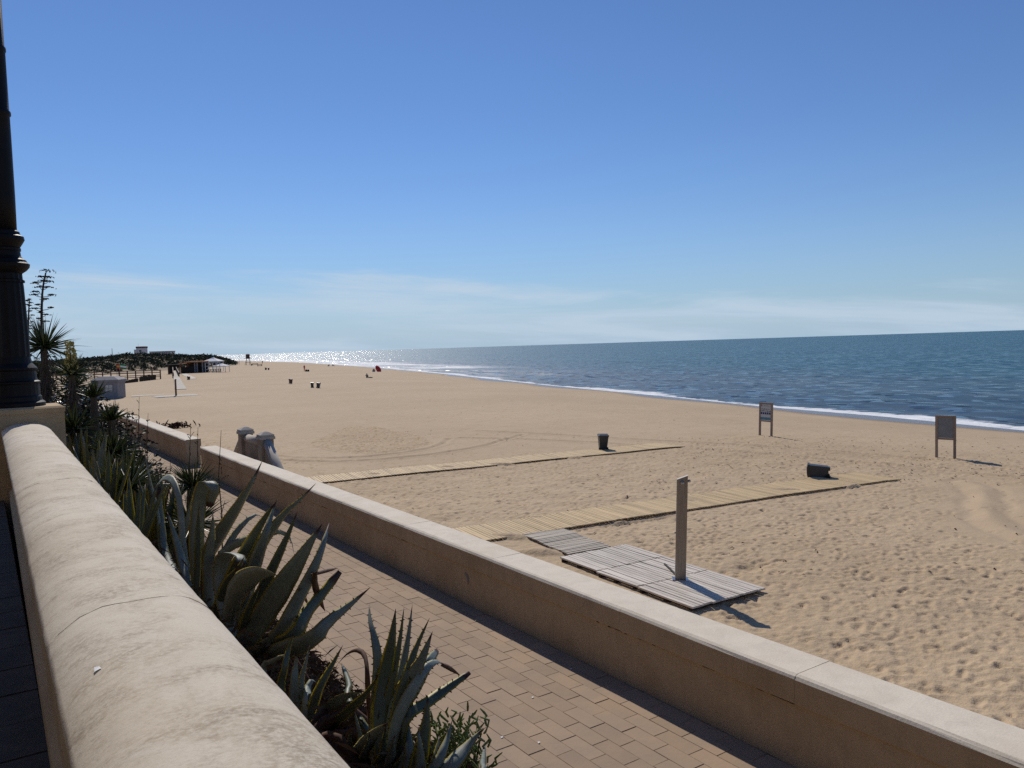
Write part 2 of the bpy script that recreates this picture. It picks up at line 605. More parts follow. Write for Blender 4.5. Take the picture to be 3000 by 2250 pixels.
M['mat'] = wood('yellow_pine_slat', (0.60, 0.44, 0.235), (0.48, 0.34, 0.175), 0.7, 0.16)
M['grey_wood'] = wood('weathered_grey_slat', (0.47, 0.41, 0.325), (0.33, 0.275, 0.205), 0.6, 0.16, 0.3)
M['deck'] = wood('silvered_deck_plank', (0.72, 0.65, 0.555), (0.50, 0.43, 0.345), 0.55, 0.13, 0.18)
M['under'] = simple('dark_bearer_wood', (0.06, 0.045, 0.03), None, 8, 0.9, 0.2)
M['brownwood'] = wood('brown_stained_timber', (0.16, 0.075, 0.045), (0.10, 0.045, 0.028), 0.7, 0.2)
M['steel'] = simple('brushed_stainless_steel', (0.29, 0.265, 0.24), (0.23, 0.20, 0.175), 2.0, 0.42, 0.15, 0.4, 0.6, stretch=(30, 30, 1), dist=0.002)
M['chrome'] = simple('polished_steel', (0.45, 0.44, 0.43), None, 3, 0.25, 0.0, 0.5, 0.9)
M['hose'] = simple('black_rubber', (0.012, 0.012, 0.013), None, 9, 0.7, 0.1)
M['bin'] = simple('dark_grey_bin_plastic', (0.040, 0.043, 0.048), (0.03, 0.032, 0.036), 5, 0.42, 0.1, 0.5)
M['binbrown'] = simple('brown_bin_plastic', (0.085, 0.035, 0.028), None, 5, 0.5, 0.1, 0.4)
M['signwood'] = wood('sign_post_timber', (0.36, 0.27, 0.21), (0.25, 0.18, 0.135), 0.75)
M['signback'] = simple('grey_sign_back', (0.235, 0.245, 0.245), (0.195, 0.205, 0.205), 4, 0.6, 0.1)
M['signface'] = simple('faded_white_sign_panel', (0.55, 0.55, 0.53), (0.48, 0.48, 0.46), 4, 0.5, 0.05)
M['ink'] = simple('dark_print', (0.05, 0.055, 0.06), None, 5, 0.6, 0)
M['blue'] = simple('blue_print', (0.02, 0.035, 0.16), None, 5, 0.6, 0)
M['teal'] = simple('teal_print', (0.10, 0.26, 0.33), None, 5, 0.6, 0)
M['white'] = simple('white_canvas', (0.80, 0.79, 0.77), (0.70, 0.69, 0.67), 3, 0.8, 0.1)
M['greycanvas'] = simple('grey_tent_canvas', (0.27, 0.255, 0.265), (0.22, 0.205, 0.215), 3, 0.8, 0.15)
M['pane'] = simple('pale_clear_plastic', (0.60, 0.57, 0.52), None, 3, 0.3, 0.0, 0.5)
M['orange'] = simple('orange_roof_board', (0.55, 0.22, 0.09), None, 4, 0.7, 0.1)
M['darkwall'] = simple('dark_bar_front', (0.035, 0.028, 0.024), None, 4, 0.8, 0.1)
M['red'] = simple('red_fabric', (0.55, 0.03, 0.03), (0.45, 0.025, 0.03), 4, 0.8, 0.1)
M['yellow'] = simple('yellow_fabric', (0.75, 0.45, 0.03), None, 4, 0.8, 0.1)
M['green'] = simple('green_fabric', (0.03, 0.25, 0.09), None, 4, 0.8, 0.1)
M['dark'] = simple('dark_fabric', (0.03, 0.025, 0.03), None, 4, 0.85, 0.1)
M['skin'] = simple('skin', (0.40, 0.22, 0.15), (0.36, 0.19, 0.13), 6, 0.55, 0)
M['hair'] = simple('dark_hair', (0.02, 0.014, 0.01), None, 20, 0.6, 0.2)
M['bwhite'] = simple('white_render_wall', (0.62, 0.60, 0.60), (0.52, 0.50, 0.50), 0.5, 0.85, 0.1)
M['bred'] = simple('dark_red_parapet', (0.13, 0.05, 0.06), None, 0.5, 0.85, 0.1)
M['glass'] = simple('dark_window_glass', (0.02, 0.022, 0.025), None, 1, 0.15, 0, 0.5)
M['path'] = simple('bleached_path_boards', (0.50, 0.45, 0.37), (0.44, 0.39, 0.32), 3, 0.8, 0.2, rnd=0.1)
M['scrub'] = simple('dune_scrub_leaves', (0.032, 0.044, 0.022), (0.055, 0.058, 0.03), 0.35, 0.75, 0.0, 0.2, coord='World')
M['dune'] = simple('dune_sand', (0.42, 0.33, 0.23), (0.30, 0.24, 0.16), 0.12, 0.95, 0.3, 0.1, coord='World')
M['driftwood'] = simple('dark_seaweed_wood', (0.045, 0.022, 0.015), (0.07, 0.035, 0.02), 7, 0.9, 0.4, 0.1)
M['agave'] = leaf_material('agave_leaf_grey_green', (0.205, 0.230, 0.195), (0.150, 0.175, 0.150), (0.40, 0.33, 0.07), 0.84, trans=0.22, rough=0.58)
M['agave_y'] = leaf_material('agave_leaf_yellow_margin', (0.120, 0.140, 0.100), (0.085, 0.105, 0.075), (0.48, 0.40, 0.04), 0.74, trans=0.35, rough=0.45)
M['agave_p'] = leaf_material('agave_leaf_pale_side', (0.27, 0.30, 0.26), (0.20, 0.235, 0.20), (0.42, 0.36, 0.12), 0.86, trans=0.2, rough=0.55)
M['agave_r'] = leaf_material('agave_leaf_red_tip', (0.040, 0.060, 0.045), (0.03, 0.045, 0.035), (0.16, 0.05, 0.035), 0.75, trans=0.3, rough=0.45)
M['dead'] = leaf_material('dead_agave_leaf', (0.11, 0.055, 0.030), (0.07, 0.03, 0.018), (0.14, 0.07, 0.03), 0.85, trans=0.1, rough=0.8)
M['yucca'] = leaf_material('yucca_blade', (0.030, 0.048, 0.018), (0.020, 0.034, 0.013), (0.10, 0.11, 0.03), 0.85, trans=0.35, rough=0.35)
M['skirt'] = leaf_material('dead_yucca_blade', (0.11, 0.085, 0.062), (0.07, 0.052, 0.038), (0.10, 0.075, 0.05), 0.9, trans=0.12, rough=0.85)
M['stalk'] = simple('dry_flower_stalk', (0.055, 0.038, 0.030), (0.08, 0.055, 0.04), 12, 0.9, 0.3, 0.1)
M['bloom'] = simple('cream_yucca_bloom', (0.55, 0.46, 0.17), (0.40, 0.33, 0.10), 14, 0.7, 0.2, 0.2)
M['twig'] = simple('dry_brown_twig', (0.075, 0.048, 0.032), (0.11, 0.075, 0.05), 12, 0.9, 0.2, 0.1)
M['succ'] = simple('ice_plant_finger', (0.13, 0.20, 0.04), (0.20, 0.20, 0.06), 8, 0.5, 0.1, 0.4)
M['bush'] = simple('dark_glossy_shrub', (0.022, 0.034, 0.014), (0.035, 0.045, 0.02), 2, 0.25, 0.0, 0.5, coord='World')
M['bush2'] = simple('dark_matt_shrub', (0.020, 0.028, 0.013), (0.032, 0.036, 0.02), 2, 0.6, 0.0, 0.2, coord='World')


# ================================================================== the setting: sand
def fnoise(shape, cell, seed):
    """smooth periodic noise with features about `cell` grid cells across, unit variance"""
    r = np.random.default_rng(seed)
    a = np.fft.rfft2(r.standard_normal(shape))
    ky = np.fft.fftfreq(shape[0])[:, None]
    kx = np.fft.rfftfreq(shape[1])[None, :]
    k2 = (ky ** 2 + kx ** 2) * cell ** 2
    b = np.fft.irfft2(a * np.exp(-k2 * 6), s=shape)
    return b / b.std()


RES = 0.05
HX0, HX1, HY0, HY1 = 6.0, 54.0, -6.0, 84.0
nx, ny = int((HX1 - HX0) / RES), int((HY1 - HY0) / RES)
H = np.zeros((nx, ny), dtype=np.float32)


def seg_dist(px, py, pts):
    best = np.full(np.shape(px), 1e9)
    for (ax, ay), (bx, by) in zip(pts[:-1], pts[1:]):
        dx, dy = bx - ax, by - ay
        t = np.clip(((px - ax) * dx + (py - ay) * dy) / (dx * dx + dy * dy + 1e-9), 0, 1)
        best = np.minimum(best, np.hypot(px - ax - t * dx, py - ay - t * dy))
    return best


def gl(L):
    return [tuple(G(u, v)[:2]) for u, v in L]


def z8(L):                                   # points read off an enlarged crop of the beach
    return gl([(550 + a / 2.765, 1000 + b / 2.765) for a, b in L])


TRACKS = [z8([(700, 930), (900, 945), (1200, 948), (1450, 938), (1750, 905), (1950, 868), (2080, 825), (2110, 790)]),
          z8([(690, 960), (900, 970), (1200, 974), (1600, 957), (2000, 915), (2212, 880), (2420, 840), (2700, 760)]),
          gl([(1400, 1262), (1600, 1272), (1800, 1284), (2100, 1300), (2500, 1326), (3000, 1372)]),
          gl([(1350, 1282), (1550, 1287), (1750, 1297), (2050, 1316), (2450, 1348), (3000, 1402)]),
          z8([(400, 430), (640, 600), (800, 700), (1100, 640), (1500, 560), (1900, 500), (2200, 490)])]
SWIRL = gl([(2830, 1412), (2868, 1425), (2885, 1450), (2888, 1490), (2905, 1525), (2950, 1555), (3020, 1580)])
OVAL = z8([(970, 840), (1200, 900), (1500, 915), (1800, 880), (1990, 820), (1850, 760), (1500, 690), (1300, 690), (1050, 790)])


def inpoly(px, py, poly):
    c = np.zeros(np.shape(px), bool)
    n = len(poly)
    for i in range(n):
        (x1, y1), (x2, y2) = poly[i], poly[(i + 1) % n]
        hit = ((y1 > py) != (y2 > py)) & (px < (x2 - x1) * (py - y1) / (y2 - y1 + 1e-12) + x1)
        c ^= hit
    return c


def roughness(px, py):
    """how trampled the sand is at a place, 0 raked smooth .. 1 full of footprints"""
    px, py = np.asarray(px, float), np.asarray(py, float)
    mat2 = 29.2 - 0.155 * (px - 11)                        # the far mat's near side
    near = 1 / (1 + np.exp((py - mat2 - 3.2) * 1.6))
    seaward = 1 / (1 + np.exp((px - 33 - 0.1 * py) * 0.5))
    r = near * (0.35 + 0.65 * seaward)
    oval = inpoly(px, py, OVAL).astype(float)
    left = 1 / (1 + np.exp((px - 13.2 - 0.05 * (py - 40)) * 1.2)) / (1 + np.exp((34 - py) * 0.8)) / (1 + np.exp((py - 75) * 0.2))
    r = np.maximum(r, oval * 0.85)
    r = np.maximum(r, left * 0.7)
    r = np.maximum(r, 0.12 + 0.10 * np.sin(px * 0.3 + py * 0.17) ** 2)
    sw = seg_dist(px, py, SWIRL)
    r = r * np.clip((sw - 0.4) / 2.2, 0.12, 1)
    return np.clip(r, 0, 1)


gxs = HX0 + (np.arange(nx) + 0.5) * RES
gys = HY0 + (np.arange(ny) + 0.5) * RES
GX, GY = np.meshgrid(gxs[::4], gys[::4], indexing='ij')
RG4 = roughness(GX, GY).astype(np.float32)
RGH = np.repeat(np.repeat(RG4, 4, 0), 4, 1)[:nx, :ny]
H += (fnoise((nx, ny), 30, 1) * 0.012 * (0.3 + RGH) + fnoise((nx, ny), 9, 2) * 0.012 * (0.05 + RGH)).astype(np.float32)
kk = 9
oy_, ox_ = np.meshgrid(np.arange(-kk, kk + 1) * RES, np.arange(-kk, kk + 1) * RES)
NPR = 62000
fx = rng.uniform(HX0 + 1, 44, NPR)
fy = HY0 + 1 + (HY1 - HY0 - 2) * rng.uniform(0, 1, NPR)
keep = rng.uniform(0, 1, NPR) < roughness(fx, fy) ** 1.3
_ex = rng.uniform(10, 28, 9000)
_ey = rng.uniform(32, 60, 9000)
_in = inpoly(_ex, _ey, OVAL)
fx, fy = np.concatenate([fx[keep], _ex[_in]]), np.concatenate([fy[keep], _ey[_in]])
for x, y in zip(fx, fy):
    i, j = int((x - HX0) / RES), int((y - HY0) / RES)
    if i < kk or j < kk or i >= nx - kk or j >= ny - kk:
        continue
    a = rng.uniform(0, math.pi)
    ca, sa = math.cos(a), math.sin(a)
    l, w = rng.uniform(0.055, 0.12), rng.uniform(0.038, 0.07)
    p, q = ox_ * ca + oy_ * sa, -ox_ * sa + oy_ * ca
    e = (p / l) ** 2 + (q / w) ** 2
    dpt = rng.uniform(0.015, 0.052) * (1.0 + 0.9 * min(1.0, max(0.0, (y - 24) / 14)))
    H[i - kk:i + kk + 1, j - kk:j + kk + 1] += (-dpt * np.exp(-e) + 0.30 * dpt * np.exp(-(np.sqrt(e) - 1.7) ** 2 * 2.2)).astype(np.float32)
def groove(pts, fn, reach):
    xs, ys_ = [p[0] for p in pts], [p[1] for p in pts]
    i0, i1 = max(0, int((min(xs) - reach - HX0) / RES)), min(nx, int((max(xs) + reach - HX0) / RES))
    j0, j1 = max(0, int((min(ys_) - reach - HY0) / RES)), min(ny, int((max(ys_) + reach - HY0) / RES))
    if i1 <= i0 or j1 <= j0:
        return
    a_, b_ = np.meshgrid(gxs[i0:i1], gys[j0:j1], indexing='ij')
    wob = 0.05 * np.sin(a_ * 2.1 + b_ * 1.3) + 0.03 * np.sin(a_ * 5.3 - b_ * 4.1)
    H[i0:i1, j0:j1] += fn(seg_dist(a_, b_, pts) + wob).astype(np.float32)


for tr in TRACKS[:4]:
    groove(tr, lambda q: -0.05 * np.exp(-(q / 0.15) ** 2) + 0.03 * np.exp(-((q - 0.34) / 0.14) ** 2), 1.0)
groove(SWIRL, lambda q: 0.05 * np.exp(-(q / 0.25) ** 2) - 0.035 * np.exp(-((q - 0.55) / 0.2) ** 2), 2.0)
# trampled hollow beside the deck
HOL = G(2195, 1662)


def sample_h(x, y):
    u = np.clip((x - HX0) / RES - 0.5, 0, nx - 1.001)
    v = np.clip((y - HY0) / RES - 0.5, 0, ny - 1.001)
    i, j = u.astype(int), v.astype(int)
    a, b = u - i, v - j
    h = (H[i, j] * (1 - a) * (1 - b) + H[i + 1, j] * a * (1 - b) + H[i, j + 1] * (1 - a) * b + H[i + 1, j + 1] * a * b)
    m = np.clip(np.minimum(np.minimum(x - HX0, HX1 - x), np.minimum(y - HY0, HY1 - y)) / 3, 0, 1)
    return h * m


# mats and deck press the sand flat under them
def flat_zones(x, y):
    m = np.ones(np.shape(x))
    y1 = 18.75 - 0.13 * (x - 11)
    m = np.where((x > 7) & (x < 27) & (abs(y - y1) < 1.0), 0.0, m)
    y2 = 30.95 - 0.155 * (x - 11)
    m = np.where((x > 7) & (x < 28.4) & (abs(y - y2) < 1.0), 0.0, m)
    m = np.where((x > 11.0) & (x < 13.5) & (y > 10.6) & (y < 17.9), 0.0, m)
    return m


ang = np.concatenate([np.arange(-75, -3, 4.0), np.arange(-3, 70, 0.1), np.arange(70, 200, 4.0)]) * math.pi / 180
rad = [4.0]
while rad[-1] < 60000:
    r_ = rad[-1]
    rad.append(r_ + (0.4 if r_ < 9 else max(0.06, r_ * 0.0028) if r_ < 70 else r_ * 0.02 if r_ < 700 else r_ * 0.2))
rad = np.array(rad)
A, RR = np.meshgrid(ang, rad, indexing='ij')
SX, SY = RR * np.sin(A), RR * np.cos(A)
base = sand_z(SX, SY)
fz = flat_zones(SX, SY)
drift = np.sin(SX * 1.9 + 1.3 * np.sin(SY * 1.1)) * np.sin(SY * 1.7 + 0.8 * np.sin(SX * 0.9)) + 0.5 * np.sin(SX * 4.3 + SY * 2.9)
h = sample_h(SX, SY) * (0.25 + 0.75 * fz) + (1 - fz) * np.clip(drift - 0.75, 0, 1) * 0.16 * (SY > 15.2)
hol = np.exp(-(((SX - HOL.x) / 0.55) ** 2 + ((SY - HOL.y) / 0.3) ** 2))
SZ = base + h - 0.10 * hol
far = np.clip((RR - 40) / 60, 0, 1)
SZ += far * 0.04 * np.sin(SX * 0.35 + np.sin(SY * 0.11) * 2) * np.clip((shore_x(SY) - SX) / 20, 0, 1)
na, nr = A.shape
verts = np.stack([SX, SY, SZ], -1).reshape(-1, 3)
I = np.arange(na * nr).reshape(na, nr)
quads = np.stack([I[:-1, :-1], I[1:, :-1], I[1:, 1:], I[:-1, 1:]], -1).reshape(-1, 4)


def grid_mesh(name, verts, quads):
    me = bpy.data.meshes.new(name)
    me.vertices.add(len(verts))
    me.vertices.foreach_set('co', verts.astype(np.float32).ravel())
    me.loops.add(len(quads) * 4)
    me.loops.foreach_set('vertex_index', quads.astype(np.int32).ravel())
    me.polygons.add(len(quads))
    me.polygons.foreach_set('loop_start', np.arange(0, len(quads) * 4, 4, dtype=np.int32))
    me.polygons.foreach_set('loop_total', np.full(len(quads), 4, dtype=np.int32))
    me.polygons.foreach_set('use_smooth', np.ones(len(quads), dtype=bool))
    me.update(calc_edges=True)
    me.validate()
    return me


me = grid_mesh('sand', verts, quads)
dsh = (shore_x(SY) - SX).ravel()
wet = np.clip((5.5 - dsh + 1.5 * np.sin(SY.ravel() * 0.21) + 1.0 * np.sin(SY.ravel() * 0.057)) / 3.0, 0, 1)
at_ = me.attributes.new('wet', 'FLOAT', 'POINT')
at_.data.foreach_set('value', wet.astype(np.float32))
lump = (roughness(SX, SY).ravel() * 0.6 + 0.1).astype(np.float32)
at_ = me.attributes.new('lump', 'FLOAT', 'POINT')
at_.data.foreach_set('value', lump)
sand = link('sand', me, M['sand'])
tag(sand, kind='structure')

# ------------------------------------------------------------------ sea
ys = np.concatenate([-np.geomspace(30000, 120, 14), np.arange(-100, 600, 3.0), np.arange(600, 1600, 12.0), np.geomspace(1620, 40000, 20)])
ds = np.concatenate([np.arange(-8, 30, 0.8), np.arange(30, 120, 5.0), np.geomspace(125, 60000, 40)])
YY, DD = np.meshgrid(ys, ds, indexing='ij')
XX = shore_x(YY) + DD
ZZ = np.full(XX.shape, SEA_Z)
ridge = 6.5 + 2.5 * np.sin(YY * 0.045) + 1.2 * np.sin(YY * 0.17)
amp = 0.16 + 0.12 * np.sin(YY * 0.031 + 1.3)
ZZ += np.clip(amp, 0.02, 1) * np.exp(-((DD - ridge) / 1.3) ** 2)
ZZ += 0.22 * np.exp(-((DD - 19 - 4 * np.sin(YY * 0.023)) / 2.5) ** 2) * (0.5 + 0.5 * np.sin(YY * 0.04 + 2))
ZZ += np.where(DD > 12, 0.08 * np.sin(DD * 0.5 + np.sin(YY * 0.03) * 2), 0) * np.exp(-DD / 150)
I = np.arange(XX.size).reshape(XX.shape)
quads = np.stack([I[:-1, :-1], I[1:, :-1], I[1:, 1:], I[:-1, 1:]], -1).reshape(-1, 4)
quads = quads[:, ::-1]
me = grid_mesh('sea', np.stack([XX, YY, ZZ], -1).reshape(-1, 3), quads)
at_ = me.attributes.new('shore', 'FLOAT', 'POINT')
at_.data.foreach_set('value', DD.ravel().astype(np.float32))
tag(link('sea', me, M['sea']), kind='structure')

# ================================================================== promenade: retaining body, paving, planter bed, upper floor
PZ = 1.8
mb = MB()
mb.box((2.9, 26, (PZ - 0.0035 - 0.6) / 2), (5.36, 80, PZ - 0.0035 + 0.6))
prom = solo('promenade', mb, M['joint'])
tag(prom, kind='structure')
# pavers, long side along the walk, running bond
PL, PW = 0.396, 0.1745
pm = MB()
ch, hh = 0.0025, 0.05
pm.frustum((0, 0, 0), (PL - 0.006, PW - 0.0032), (PL - 0.006, PW - 0.0032), hh - ch)
pm.frustum((0, 0, hh - ch), (PL - 0.006, PW - 0.0032), (PL - 0.011, PW - 0.007), ch)
pmesh = MB()
pmesh.v, pmesh.f, pmesh.m, pmesh.uv = pm.v, pm.f, pm.m, pm.uv
paver_me = pmesh.mesh('paver')
fix_normals(paver_me)
rows = []
XE = 5.19
nrow = int((XE - 2.35) / PW)
for r_ in range(nrow):
    x = XE - (r_ + 0.5) * PW
    off = (r_ * 0.5 + 0.07 * math.sin(r_ * 2.1)) * PL
    y = 2.0 + off % PL
    while y < 60:
        rows.append((x, y))
        y += PL


def vis_size(p):
    u, v, d = pix((p[0], p[1], PZ))
    if u < -20 or u > 3020 or v > 2290 or d < 1:
        return 0
    return 1 / d


rows.sort(key=vis_size, reverse=True)
rest = MB()
for i, (x, y) in enumerate(rows):
    dz = random.gauss(0, 0.0012)
    if i < 300:
        o = bpy.data.objects.new('paver', paver_me)
        if not paver_me.materials:
            paver_me.materials.append(M['paver'])
        o.location = (x, y, PZ - hh + dz)
        o.rotation_euler = (random.gauss(0, 0.002), random.gauss(0, 0.002), R(90) + random.gauss(0, 0.004))
        o.parent = prom
        COL.objects.link(o)
    else:
        rest.frustum((x, y, PZ - hh + dz), (PW - 0.0032, PL - 0.006), (PW - 0.006, PL - 0.010), hh)
o = part('paver_field', rest, M['paver'], prom)
tag(o, kind='stuff')
# small litter scraps on the paving
for k, (u, v) in enumerate(((1560, 2043), (1578, 2175), (1394, 1818), (1673, 1960), (1470, 2160))):
    p = gz(u, v, PZ + 0.006)
    m_ = MB().add([(p.x - .012, p.y - .01, p.z), (p.x + .014, p.y - .006, p.z + .004), (p.x + .01, p.y + .013, p.z + .001), (p.x - .009, p.y + .008, p.z + .006)], [(0, 1, 2, 3)])
    o = solo('paper_scrap', m_, M['white'], (p.x, p.y, p.z))
    tag(o, ['white paper scrap on the tan paving near the lowest agave', 'tiny white scrap below the largest scrap on the paving', 'white scrap on paving beside the big agave leaf tips', 'white speck at the edge of the wall shadow', 'small pale scrap near the bottom of the paving'][k], 'litter', 'paper scraps on the paving')


# planter bed: a soil bank falling from the upper retaining wall to the paving
def bed_z(x, y):
    return np.interp(x, [0.5, 1.2, 1.7, 2.1, 2.5, 2.8, 2.95], [3.0, 2.88, 2.68, 2.32, 1.98, 1.83, 1.79])


bx = np.linspace(0.5, 2.95, 26)
by = np.arange(-3, 62, 0.14)
BX, BY = np.meshgrid(bx, by, indexing='ij')
edge_w = 0.07 * np.sin(BY * 0.9) + 0.05 * np.sin(BY * 2.7 + 1) + rng.normal(0, 0.025, BY.shape)
BX2 = BX + edge_w * (BX - 0.5) / 2.45
BZ = bed_z(BX, BY) + rng.normal(0, 0.018, BX.shape)
BZ[-1, :] = PZ - 0.04
I = np.arange(BX.size).reshape(BX.shape)
quads = np.stack([I[:-1, :-1], I[1:, :-1], I[1:, 1:], I[:-1, 1:]], -1).reshape(-1, 4)
me = grid_mesh('planter_bed', np.stack([BX2, BY, BZ], -1).reshape(-1, 3), quads)
tag(link('planter_bed', me, M['bed']), kind='structure')

# upper walk where the photographer stands
FZ = 3.48
mb = MB()
mb.box((-5.93, 26, FZ / 2 - 0.3), (12.2, 80, FZ + 0.56))
upper = solo('upper_walk', mb, M['joint'])
tag(upper, kind='structure')
tm = MB()
tm.frustum((0, 0, 0), (0.392, 0.392), (0.386, 0.386), 0.03)
tile_me = tm.mesh('floor_tile')
tile_me.materials.append(M['floor'])
for i in range(5):
    for j in range(40):
        o = bpy.data.objects.new('floor_tile', tile_me)
        o.location = (-0.03 - 0.4 * i, -1 + 0.4 * j, FZ - 0.022 + random.gauss(0, 0.001))
        o.parent = upper
        COL.objects.link(o)


# ================================================================== upper parapet with coping
def par_c(y):
    t = (y - 1.5) / 10.0
    return 0.355 + 0.085 * t, 0.235 + 0.02 * t           # centre, half width


def cope_prof(y):
    c, w = par_c(y)
    prof = [(c - w, 4.27), (c - w - 0.005, 4.335)]
    for k in range(15):
        x = -1 + 2 * k / 14
        x = math.copysign(abs(x) ** 0.8, x)
        prof.append((c + (w - 0.004) * x, 4.348 + 0.074 * (1 - abs(x) ** 3.0)))
    prof += [(c + w + 0.005, 4.335), (c + w, 4.27)]
    return prof


par = thing('parapet_wall', 'cream parapet wall with rounded cracked coping, nearest the viewer', 'wall', (0.4, 5, FZ))
mb = MB()
mb.prismY(lambda y: [(par_c(y)[0] - 0.185, 2.3), (par_c(y)[0] - 0.185, 4.275), (par_c(y)[0] + 0.17, 4.275), (par_c(y)[0] + 0.17, 2.3)], list(np.arange(-2, 11.7, 0.8)))
part('wall', mb, M['parapet'], par)
cuts = [-2.0, 2.78, 5.93, 9.46, 11.62]
for a, b in zip(cuts[:-1], cuts[1:]):
    mb = MB()
    n = int((b - a) / 0.09) + 2
    yy = np.linspace(a + 0.0025, b - 0.0025, n)
    random.seed(int(a * 100) + 5)
    base_n = len(mb.v)
    mb.prismY(cope_prof, list(yy), 0.0011)
    np_ = 19
    for e, cap in ((0, 0), (n - 1, 1)):                   # ragged ends: the joint wanders
        yj = a if e == 0 else b
        for k in range(np_):
            w = 0.010 * math.sin(k * 0.9 + yj * 3) + 0.004 * math.sin(k * 2.3 + yj) + 0.05 * (k / np_ - 0.5)
            for idx in (e * np_ + k, mb.cap0 + cap * np_ + k):
                v = mb.v[idx]
                mb.v[idx] = (v[0], v[1] + w, v[2])
    part('coping', mb, M['parapet_top'], par, smooth=True)
mb = MB()
for z0 in (4.02, 3.62):
    pass
for k in range(26):                                       # row of hanging half-round reliefs on the walk side
    yc = 0.6 + 0.40 * k
    if yc > 11:
        break
    c = par_c(yc)[0] - 0.185
    m2 = MB()
    vs_, n = [], 12
    for xo in (0.012, -0.013):
        vs_ += [(c + xo, yc - 0.185 * math.cos(math.pi * q / n), 4.268 - 0.20 * math.sin(math.pi * q / n)) for q in range(n + 1)]
    fs_ = [tuple(range(n + 1)), tuple(range(2 * n + 1, n, -1))] + [(q, q + 1, n + 2 + q, n + 1 + q) for q in range(n)]
    m2.add(vs_, fs_)
    part('scallop', m2, M['scallop'], par)
mb = MB()
mb.prismY(lambda y: [(par_c(y)[0] - 0.215, FZ - 0.02), (par_c(y)[0] - 0.215, FZ + 0.12), (par_c(y)[0] - 0.18, FZ + 0.14), (par_c(y)[0] - 0.18, FZ - 0.02)], list(np.arange(-2, 11.7, 0.8)))
part('skirting', mb, M['parapet'], par)
p_ = gz(285, 1961, 4.402)
mb = MB().add([(p_.x - .008, p_.y - .012, p_.z), (p_.x + .009, p_.y - .006, p_.z + .003), (p_.x + .006, p_.y + .014, p_.z + .002), (p_.x - .006, p_.y + .009, p_.z + .004)], [(0, 1, 2, 3)])
tag(solo('paint_chip', mb, M['white'], p_), 'tiny white chip lying on the parapet coping', 'litter')

# pier and lamp post
pier = thing('wall_pier', 'cream plastered pier carrying the black lamp post', 'pier', (0.5, 12.05, FZ))
mb = MB()
mb.box((0.42, 12.06, 3.4), (0.91, 0.86, 2.28))
part('shaft', mb, M['parapet'], pier)
mb = MB()
mb.frustum((0.42, 12.06, 4.54), (0.93, 0.88), (0.93, 0.88), 0.055)
mb.frustum((0.42, 12.06, 4.595), (0.93, 0.88), (0.85, 0.80), 0.022)
part('cap', mb, M['parapet'], pier)

LX, LY = 0.34, 12.05
lamp = thing('street_lamp', 'black cast iron lamp post with ringed base on the pier', 'street lamp', (LX, LY, 4.617))
mb = MB()
mb.lathe([(0.36, 4.617), (0.36, 4.665), (0.325, 4.69), (0.32, 4.74), (0.305, 4.76), (0.302, 4.90), (0.315, 4.915), (0.315, 4.935), (0.285, 4.95), (0.275, 4.985), (0.27, 5.07), (0.288, 5.09), (0.288, 5.11), (0.235, 5.17), (0.22, 5.25)], (LX, LY, 0), 28)
part('base', mb, M['iron'], lamp, smooth=False)
mb = MB()
pr = [(0.22, 5.25), (0.217, 5.54), (0.192, 6.16), (0.188, 6.20), (0.207, 6.205), (0.207, 6.235), (0.185, 6.245), (0.182, 6.32)]
vs_, fs_, n = [], [], 32
for r_, z in pr:
    for k in range(n):
        q = 2 * math.pi * k / n
        rr = r_ * (1 - (0.05 if k % 2 else 0))
        vs_.append((LX + rr * math.cos(q), LY + rr * math.sin(q), z))
for i in range(len(pr) - 1):
    for k in range(n):
        fs_.append((i * n + k, i * n + (k + 1) % n, (i + 1) * n + (k + 1) % n, (i + 1) * n + k))
mb.add(vs_, fs_)
part('fluted_column', mb, M['iron'], lamp)
mb = MB()
mb.lathe([(0.182, 6.32), (0.235, 6.36), (0.268, 6.40), (0.275, 6.44), (0.250, 6.46), (0.235, 6.49), (0.205, 6.51), (0.182, 6.54), (0.175, 6.60), (0.185, 6.61), (0.185, 6.64), (0.175, 6.65), (0.205, 6.70), (0.232, 6.75), (0.225, 6.79), (0.190, 6.81), (0.180, 6.85), (0.155, 6.87)], (LX, LY, 0), 28)
part('collar', mb, M['iron'], lamp)
mb = MB()
mb.lathe([(0.153, 6.87), (0.156, 7.3), (0.153, 8.0), (0.150, 8.3), (0.165, 8.32), (0.165, 8.36), (0.148, 8.38), (0.142, 9.1), (0.152, 9.12), (0.152, 9.16), (0.136, 9.18), (0.130, 10.3)], (LX, LY, 0), 20)
part('shaft', mb, M['iron'], lamp, smooth=True)
lan = MB()
lan.frustum((LX, LY, 10.3), (0.22, 0.22), (0.42, 0.42), 0.55)
lan.frustum((LX, LY, 10.85), (0.50, 0.50), (0.08, 0.08), 0.28)
lan.lathe([(0.03, 11.13), (0.05, 11.18), (0.005, 11.3)], (LX, LY, 0), 10)
part('lantern', lan, M['iron'], lamp)

# next stretch of parapet beyond the pier, behind the planting
mb = MB()
mb.prismY([(0.30, 2.3), (0.30, 4.275), (0.66, 4.275), (0.66, 2.3)], [12.5, 30, 60])
nb = thing('parapet_wall', 'continuation of the parapet beyond the lamp pier', 'wall', (0.5, 30, FZ))
part('wall', mb, M['parapet'], nb)
mb = MB()
mb.prismY([(0.245, 4.275), (0.245, 4.34), (0.33, 4.41), (0.48, 4.435), (0.63, 4.41), (0.715, 4.34), (0.715, 4.275)], [12.5, 30, 60])
part('coping', mb, M['parapet'], nb)


